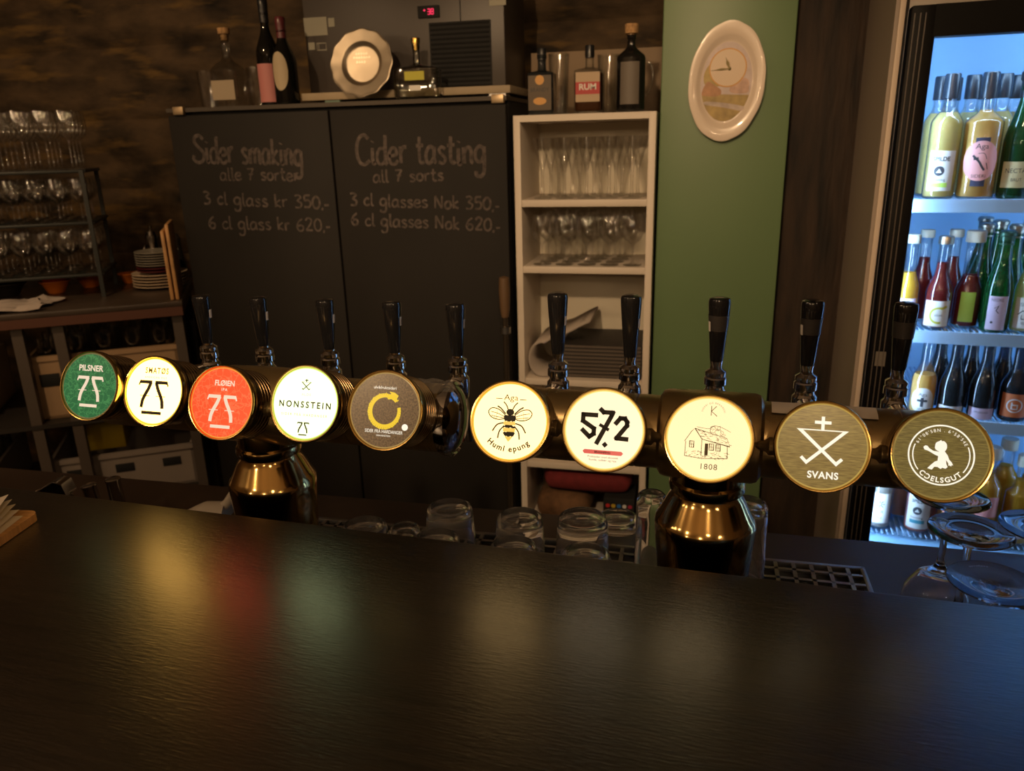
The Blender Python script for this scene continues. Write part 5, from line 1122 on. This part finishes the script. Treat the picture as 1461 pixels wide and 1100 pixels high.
m.box((0.01, 0.05 + (FD - 0.05) / 2, ftop / 2), (0.02, FD - 0.05, ftop)); m.box((FWD - 0.01, 0.05 + (FD - 0.05) / 2, ftop / 2), (0.02, FD - 0.05, ftop)); m.box((FWD / 2, FD - 0.01, ftop / 2), (FWD - 0.04, 0.02, ftop))
m.box((FWD / 2, 0.05 + (FD - 0.07) / 2, ftop + 0.01), (FWD, FD - 0.05, 0.02)); m.box((FWD / 2, 0.05 + (FD - 0.07) / 2, 0.2), (FWD - 0.04, FD - 0.07, 0.36))
m.build('case', M_fbody, t)
ix0, ix1, iy0, iy1 = 0.030, FWD - 0.030, 0.055, FD - 0.03; iz0 = gl_zb - 0.01; iz1 = gl_zt + 0.05
m = MB(); m.box((ix0 - 0.004, (iy0 + iy1) / 2, (iz0 + iz1) / 2), (0.006, iy1 - iy0, iz1 - iz0)); m.box((ix1 + 0.004, (iy0 + iy1) / 2, (iz0 + iz1) / 2), (0.006, iy1 - iy0, iz1 - iz0))
m.box(((ix0 + ix1) / 2, iy1 + 0.003, (iz0 + iz1) / 2), (ix1 - ix0, 0.006, iz1 - iz0)); m.box(((ix0 + ix1) / 2, (iy0 + iy1) / 2, iz1 + 0.003), (ix1 - ix0, iy1 - iy0, 0.006)); m.box(((ix0 + ix1) / 2, (iy0 + iy1) / 2, iz0 - 0.003), (ix1 - ix0, iy1 - iy0, 0.006))
m.build('liner', M_liner, t)
fz0 = gl_zb - 0.09
dm = MB(); 
dm.box((gl_x0 / 2, 0.022, (fz0 + ftop) / 2), (gl_x0, 0.044, ftop - fz0), bev=0.004); dm.box(((gl_x1 + FWD) / 2, 0.022, (fz0 + ftop) / 2), (FWD - gl_x1, 0.044, ftop - fz0), bev=0.004)
dm.box(((MX0 + MX1) / 2, 0.022, (gl_zb + gl_zt) / 2), (MX1 - MX0, 0.040, gl_zt - gl_zb + 0.01)); dm.box(((gl_x0 + gl_x1) / 2, 0.022, (gl_zt + ftop) / 2), (gl_x1 - gl_x0 + 0.01, 0.044, ftop - gl_zt)); dm.box(((gl_x0 + gl_x1) / 2, 0.022, (fz0 + gl_zb) / 2), (gl_x1 - gl_x0 + 0.01, 0.044, gl_zb - fz0))
door = dm.build('door', M_fblack, t)
g = MB()
for fx in (0.14, 0.36, 0.56): g.box((gl_x0 * fx, -0.0012, (fz0 + ftop) / 2), (0.0022, 0.0024, ftop - fz0 - 0.03))
g.build('door_groove', pm('groove_grey', (0.09, 0.075, 0.065), 0.3), door)
sx_, sz_ = fl(1256, 512, -0.001); MB().box((sx_, -0.001, sz_), (0.022, 0.002, 0.035)).build('door_sticker', L_grey, door)
MB().box(((gl_x0 + gl_x1) / 2, 0.010, (gl_zb + gl_zt) / 2), (gl_x1 - gl_x0 + 0.004, 0.004, gl_zt - gl_zb + 0.004)).build('glass_pane', thin_glass('door_pane', (0.95, 0.97, 0.98), 0.5, 0.02), door)
LEDC = (0.20, 0.50, 1.0)
M_led = em('cool_led', (0.46, 0.70, 1.0), 80.0); M_fillp = em('cool_fill_panel', (0.38, 0.66, 1.0), 22.0); M_fillm = em('cool_fill_mid', (0.42, 0.68, 1.0), 12.0)
MB().tube([(ix0 + 0.010, iy0 + 0.006, iz0 + 0.03), (ix0 + 0.010, iy0 + 0.006, iz1 - 0.03)], 0.006, 10).build('led_strip', M_led, t)
MB().box(((MX0 + MX1) / 2, iy0 + 0.012, (iz0 + iz1) / 2), (0.05, 0.014, iz1 - iz0 - 0.06), bev=0.002).build('led_strip', M_fillm, t)  # extra strip behind the mullion, added out of view for more light
MB().box((ix1 - 0.004, iy0 + 0.05, (iz0 + iz1) / 2), (0.008, 0.045, iz1 - iz0 - 0.06), bev=0.002).build('led_fill_panel', M_fillp, t)  # panel added in the unseen bay to put blue light on the taps
MB().tube([(ix0 + 0.04, iy0 + 0.008, iz1 - 0.012), (ix1 - 0.04, iy0 + 0.008, iz1 - 0.012)], 0.006, 10).build('led_strip', M_led, t)
sy = 0.085
shz = [fl(1400, 290, sy)[1], fl(1400, 481, sy)[1], fl(1430, 609, sy)[1], iz0 + 0.008]
for k, z in enumerate(shz):
    m = MB()
    if k < 3: m.box(((ix0 + ix1) / 2, sy + 0.003, z - 0.006), (ix1 - ix0 - 0.004, 0.006, 0.030), bev=0.001)
    n = 90
    for i in range(n): m.box((ix0 + 0.01 + (ix1 - ix0 - 0.02) * i / (n - 1), (sy + iy1) / 2, z + 0.004), (0.0035, iy1 - sy - 0.012, 0.0035))
    m.box(((ix0 + ix1) / 2, iy1 - 0.02, z), (ix1 - ix0 - 0.004, 0.006, 0.006)); m.box(((ix0 + ix1) / 2, sy + 0.17, z), (ix1 - ix0 - 0.004, 0.006, 0.006))
    m.build('wire_shelf', M_wire, t, smooth=0)
Lq = lambda c, m_=0.84: drink('drink_%d_%d_%d' % tuple(int(x * 100) for x in c), c, m_)
PALEY = (0.86, 0.68, 0.24); APRI = (1.0, 0.60, 0.17); REDD = (0.30, 0.04, 0.04); ORNG = (0.85, 0.30, 0.03); PALEG = (0.80, 0.78, 0.38); GOLD = (0.98, 0.56, 0.06); PEACH = (0.85, 0.45, 0.30)
def fb(px, pyb, row, k, name, label, **kw):
    y = sy + 0.048 + 0.085 * row; x = fl(px, pyb, y)[0]; p = FW(x, y, shz[k] + 0.0062)
    rr = kw.pop('r') * 0.88
    if 'lab' in kw: kw['lab'] = [(q[0], q[1], q[2], min(q[3] * 0.9, rr * 1.2)) + tuple(q[4:]) for q in (kw['lab'] if isinstance(kw['lab'], list) else [kw['lab']])]
    return bottle(name, label, tuple(p), kw.pop('H'), rr, kw.pop('nk', 0.0135), kw.pop('bh'), kw.pop('sh'), kw.pop('gl', GB_CLEAR), rz=R(-13), **kw)
ink = pm('label_ink', (0.03, 0.03, 0.035), 0.6)
def spilde(col):
    a = Art().text('SPILDE', -0.002, 0.022, 0.013, 'b', fit=0.036).disc((-0.004, 0.0), 0.011, 24); b = Art().poly([(-0.010, -0.004), (-0.004, 0.005), (0.002, -0.004)]); c = Art().rect(-0.020, -0.036, 0.016, -0.026); d_ = Art().text('honning', -0.004, -0.022, 0.009, 'r', fit=0.03)
    return [(ink, a), (L_white, b), (col, c), (ink, d_)]
def agaart():
    a = Art().text('Aga', 0.0, 0.026, 0.016, 'r', fit=0.026).text('SIDERI', 0, -0.036, 0.010, 'r', fit=0.030)
    a.stroke([(-0.016, 0.012), (-0.008, 0.004), (-0.002, -0.002), (0.004, -0.012), (0.010, -0.020)], 0.0045, smooth=4).stroke([(-0.006, 0.016), (0.006, 0.016), (0.012, 0.004)], 0.0012, smooth=4).stroke([(-0.014, 0.004), (-0.004, 0.006)], 0.005).stroke([(0.012, -0.004), (0.016, -0.018)], 0.0018)
    return [(ink, a)]
K = 0
# top shelf
fb(1337, 278, 0, 0, 'cider_bottle', 'pale yellow bottle with white label and lime stripe on the top fridge shelf', H=0.272, r=0.038, bh=0.165, sh=0.04, liquid=Lq(PALEY), fill=0.70, cap=M_capk, cap_h=0.052, cap_r=0.016, lab=(L_white, 0.020, 0.108, 0.031, 'rect', spilde(L_lime)))
fb(1389, 280, 0, 0, 'cider_bottle', 'apricot coloured bottle with round salmon pink label on the top fridge shelf', H=0.272, r=0.0445, bh=0.165, sh=0.03, liquid=Lq(APRI), fill=0.71, cap=M_capk, cap_h=0.055, cap_r=0.0165, lab=[(L_navy, 0.030, 0.135, 0.016), (L_rose, 0.042, 0.128, 0.042, 'oval', agaart())])
fb(1443, 280, 0, 0, 'wine_bottle', 'green sparkling bottle with cream label on the top fridge shelf', H=0.272, r=0.038, bh=0.115, sh=0.11, gl=GB_GREEN, liquid=Lq((0.02, 0.05, 0.02), 0.8), fill=0.6, cap=M_capk, cap_h=0.055, cap_r=0.0185, cap_shape='foil', lab=(L_cream, 0.026, 0.082, 0.036, 'rect', [(ink, Art().text('NECTAR', 0, 0.004, 0.014, 'r', fit=0.05).text('BRUT', 0, -0.014, 0.010, 'r', fit=0.022))]))
fb(1490, 282, 0, 0, 'cider_bottle', 'orange bottle with white label cut off by the frame on the top fridge shelf', H=0.25, r=0.035, bh=0.13, sh=0.05, liquid=Lq(ORNG), fill=0.62, cap=M_capw, cap_h=0.03, cap_r=0.016, lab=(L_white, 0.02, 0.09, 0.03))
for px, row, c in ((1324, 1.05, PALEY), (1367, 1.05, PALEG), (1410, 1.05, PALEY), (1453, 1.05, APRI), (1342, 2.05, PALEY), (1385, 2.05, PALEG), (1428, 2.05, PALEY)):
    gr = px == 1430
    fb(px, 272, row, 0, 'cider_bottle', 'pale bottle with black cap behind the front row on the top fridge shelf', H=0.272, r=0.035, bh=0.165, sh=0.04, liquid=Lq(c), fill=0.70, cap=M_capk, cap_h=0.052, cap_r=0.016, group='black capped bottles behind the front row')
# second shelf
fb(1288, 464, 0, 1, 'cider_bottle', 'amber bottle with lilac label beside the door frame on the second fridge shelf', H=0.225, r=0.030, bh=0.095, sh=0.05, liquid=Lq(GOLD), fill=0.6, cap=M_capw, cap_h=0.02, cap_r=0.0155, lab=(L_lilac, 0.015, 0.075, 0.026))
a = Art().ring((0.004, -0.004), 0.018, 0.005, 30, 60, 290).stroke([(0.010, 0.013), (0.022, 0.018)], 0.006)
fb(1333, 464, 0, 1, 'cider_bottle', 'ruby bottle with white label and yellow swirl on the second fridge shelf', H=0.222, r=0.033, bh=0.088, sh=0.06, liquid=Lq(REDD, 0.7), fill=0.72, cap=M_capm, cap_h=0.018, cap_r=0.0165, lab=(L_white, 0.010, 0.072, 0.034, 'rect', [(L_yellow, a), (ink, Art().text('SIDER', 0.004, -0.006, 0.007, 'r', fit=0.018))]))
fb(1374, 462, 0.35, 1, 'cider_bottle', 'dark red bottle with broad pale cap and lime label on the second fridge shelf', H=0.232, r=0.034, bh=0.085, sh=0.05, nk=0.017, liquid=Lq(REDD, 0.8), fill=0.55, cap=M_capw, cap_h=0.026, cap_r=0.0215, lab=(L_lime, 0.018, 0.090, 0.018))
fb(1416, 468, 0, 1, 'wine_bottle', 'green bottle with lilac pink label in front on the second fridge shelf', H=0.236, r=0.034, bh=0.09, sh=0.10, gl=GB_GREEN, cap=M_capg, cap_h=0.032, cap_r=0.0185, cap_shape='foil', lab=(L_lilac, 0.008, 0.088, 0.023, 'rect', [(ink, Art().text('NEDRE', -0.002, 0.028, 0.010, 'r', fit=0.026).stroke([(-0.006, 0.012), (0.002, 0.018), (-0.002, 0.006), (0.004, 0.0)], 0.0018).disc((-0.008, -0.022), 0.003, 12))]))
a = Art().text('ISHAVET', 0, 0.016, 0.012, 'r', fit=0.034).stroke([(-0.018, -0.004), (-0.008, 0.006), (0.0, -0.002), (0.010, 0.008), (0.020, -0.002)], 0.0022).stroke([(-0.010, -0.004), (-0.010, -0.014), (0.004, -0.014), (0.004, -0.004)], 0.0016).text('SIDER', 0, -0.026, 0.007, 'r', fit=0.018)
fb(1458, 470, 0, 1, 'cider_bottle', 'pale bottle with cork and white label with drawn mountains on the second fridge shelf', H=0.232, r=0.033, bh=0.09, sh=0.09, liquid=Lq(PALEG, 0.4), fill=0.62, cap=M_cork, cap_h=0.036, cap_r=0.017, cap_shape='cork', lab=(L_white, 0.014, 0.086, 0.030, 'rect', [(ink, a)]))
for px, row, c, g_, cp in ((1307, 1.1, REDD, GB_CLEAR, M_capw), (1347, 1.3, REDD, GB_CLEAR, M_capw)): fb(px, 458, row, 1, 'cider_bottle', 'ruby bottle with pale cap behind the front row on the second fridge shelf', H=0.226, r=0.031, bh=0.09, sh=0.06, gl=g_, liquid=Lq(c, 0.7), fill=0.7, cap=cp, cap_h=0.018, cap_r=0.0165, group='ruby bottles behind the second shelf front row')
for px, row in ((1388, 1.25), (1430, 1.05), (1406, 2.2), (1448, 2.1), (1384, 3.1)): fb(px, 458, row, 1, 'wine_bottle', 'green bottle with wired cork behind the front row on the second fridge shelf', H=0.242, r=0.034, bh=0.09, sh=0.10, gl=GB_GREEN, cap=M_capm, cap_h=0.032, cap_r=0.0185, cap_shape='foil', group='green corked bottles behind the second shelf front row')
# third shelf
a = Art().text('Aga', 0.0, 0.012, 0.012, 'r', fit=0.020).stroke([(-0.012, 0.0), (0.012, 0.0)], 0.006).stroke([(0, 0.008), (0, -0.016)], 0.007).text('SIDER', 0, -0.024, 0.007, 'r', fit=0.018)
fb(1312, 590, 0, 2, 'cider_bottle', 'golden bottle with round pale label on the third fridge shelf', H=0.205, r=0.033, bh=0.085, sh=0.05, liquid=Lq(APRI), fill=0.5, cap=M_capm, cap_h=0.018, cap_r=0.0165, lab=(L_white, 0.006, 0.072, 0.030, 'oval', [(ink, a)]))
for px in (1352, 1396):
    fb(px, 596, 0, 2, 'beer_bottle', ('dark bottle with low white label beside the golden one on the third fridge shelf' if px == 1352 else 'dark bottle with low lilac label beside the orange one on the third fridge shelf'), H=0.21, r=0.034, bh=0.07, sh=0.08, gl=GB_SMOKE, liquid=Lq((0.03, 0.015, 0.012), 0.8), fill=0.55, cap=M_capm, cap_h=0.016, cap_r=0.0165, lab=(L_white if px == 1352 else L_lilac, 0.002, 0.030, 0.034, 'rect', [(ink, Art().text('EPLESIDER', 0, 0.002, 0.006, 'r', fit=0.032))]))
a = Art().ring((0, 0), 0.016, 0.003, 30).stroke([(-0.006, 0.008), (-0.006, -0.008), (0.006, -0.008), (0.006, 0.002), (-0.006, 0.002)], 0.003)
fb(1440, 602, 0, 2, 'beer_bottle', 'dark bottle with orange label and round white mark on the third fridge shelf', H=0.20, r=0.036, bh=0.08, sh=0.06, gl=GB_SMOKE, liquid=Lq((0.03, 0.015, 0.012), 0.8), fill=0.6, cap=M_capm, cap_h=0.016, cap_r=0.0165, lab=(L_orange, 0.014, 0.072, 0.034, 'rect', [(L_white, a)]))
for px, row in ((1330, 1), (1374, 1), (1420, 1), (1466, 1)): fb(px, 588, row, 2, 'beer_bottle', 'dark bottle behind the front row on the third fridge shelf', H=0.205, r=0.033, bh=0.075, sh=0.07, gl=GB_SMOKE, liquid=Lq((0.05, 0.02, 0.015), 0.8), fill=0.6, cap=M_capm, cap_h=0.016, cap_r=0.0165, group='dark bottles on the third fridge shelf')
# lowest shelf
a = Art()
for i in range(8): an = R(45 * i); a.stroke([(0.003 * math.cos(an), 0.012 + 0.003 * math.sin(an)), (0.012 * math.cos(an), 0.012 + 0.012 * math.sin(an))], 0.0022)
a.text('FLOR', 0, -0.014, 0.012, 'r', fit=0.022).text('EPLE', 0, -0.030, 0.008, 'r', fit=0.018)
fb(1248, 772, 0, 3, 'cider_bottle', 'pale bottle with white floral label on the lowest fridge shelf beside the door frame', H=0.27, r=0.034, bh=0.15, sh=0.05, liquid=Lq((0.75, 0.68, 0.60), 0.6), fill=0.72, cap=M_capk, cap_h=0.05, cap_r=0.016, lab=(L_white, 0.020, 0.105, 0.030, 'rect', [(ink, a)]))
fb(1303, 776, 0, 3, 'cider_bottle', 'rose bottle with white label and teal stripe on the lowest fridge shelf', H=0.27, r=0.036, bh=0.16, sh=0.04, liquid=Lq((0.65, 0.20, 0.14), 0.6), fill=0.72, cap=M_capk, cap_h=0.05, cap_r=0.016, lab=(L_white, 0.016, 0.118, 0.034, 'rect', spilde(L_teal)))
fb(1347, 780, 0, 3, 'cider_bottle', 'peach bottle with salmon pink label on the lowest fridge shelf', H=0.27, r=0.036, bh=0.16, sh=0.04, liquid=Lq(APRI), fill=0.72, cap=M_capk, cap_h=0.05, cap_r=0.016, lab=(L_rose, 0.060, 0.135, 0.034, 'oval'))
fb(1393, 784, 0, 3, 'cider_bottle', 'golden bottle behind the wine glass foot on the lowest fridge shelf', H=0.25, r=0.036, bh=0.14, sh=0.04, liquid=Lq(GOLD), fill=0.7, cap=M_capw, cap_h=0.03, cap_r=0.019, lab=(L_rose, 0.07, 0.125, 0.034))
fb(1440, 788, 0, 3, 'cider_bottle', 'amber yellow bottle with scalloped pale label and pale cap on the lowest fridge shelf', H=0.235, r=0.038, bh=0.13, sh=0.025, nk=0.016, liquid=Lq(GOLD), fill=0.72, cap=M_capw, cap_h=0.028, cap_r=0.0195, lab=(L_white, 0.020, 0.085, 0.034, 'oval'))
fb(1486, 790, 0, 3, 'cider_bottle', 'yellow bottle cut off by the frame on the lowest fridge shelf', H=0.235, r=0.036, bh=0.13, sh=0.03, nk=0.016, liquid=Lq(PALEY), fill=0.72, cap=M_capw, cap_h=0.028, cap_r=0.0195)
for px, row in ((1275, 1), (1322, 1), (1370, 1), (1416, 1), (1460, 1)): fb(px, 770, row, 3, 'cider_bottle', 'amber bottle with pale cap behind the front row on the lowest fridge shelf', H=0.245, r=0.035, bh=0.14, sh=0.035, nk=0.016, liquid=Lq(GOLD if px > 1330 else PEACH), fill=0.7, cap=M_capw, cap_h=0.028, cap_r=0.0195, group='pale capped bottles behind the lowest shelf front row')
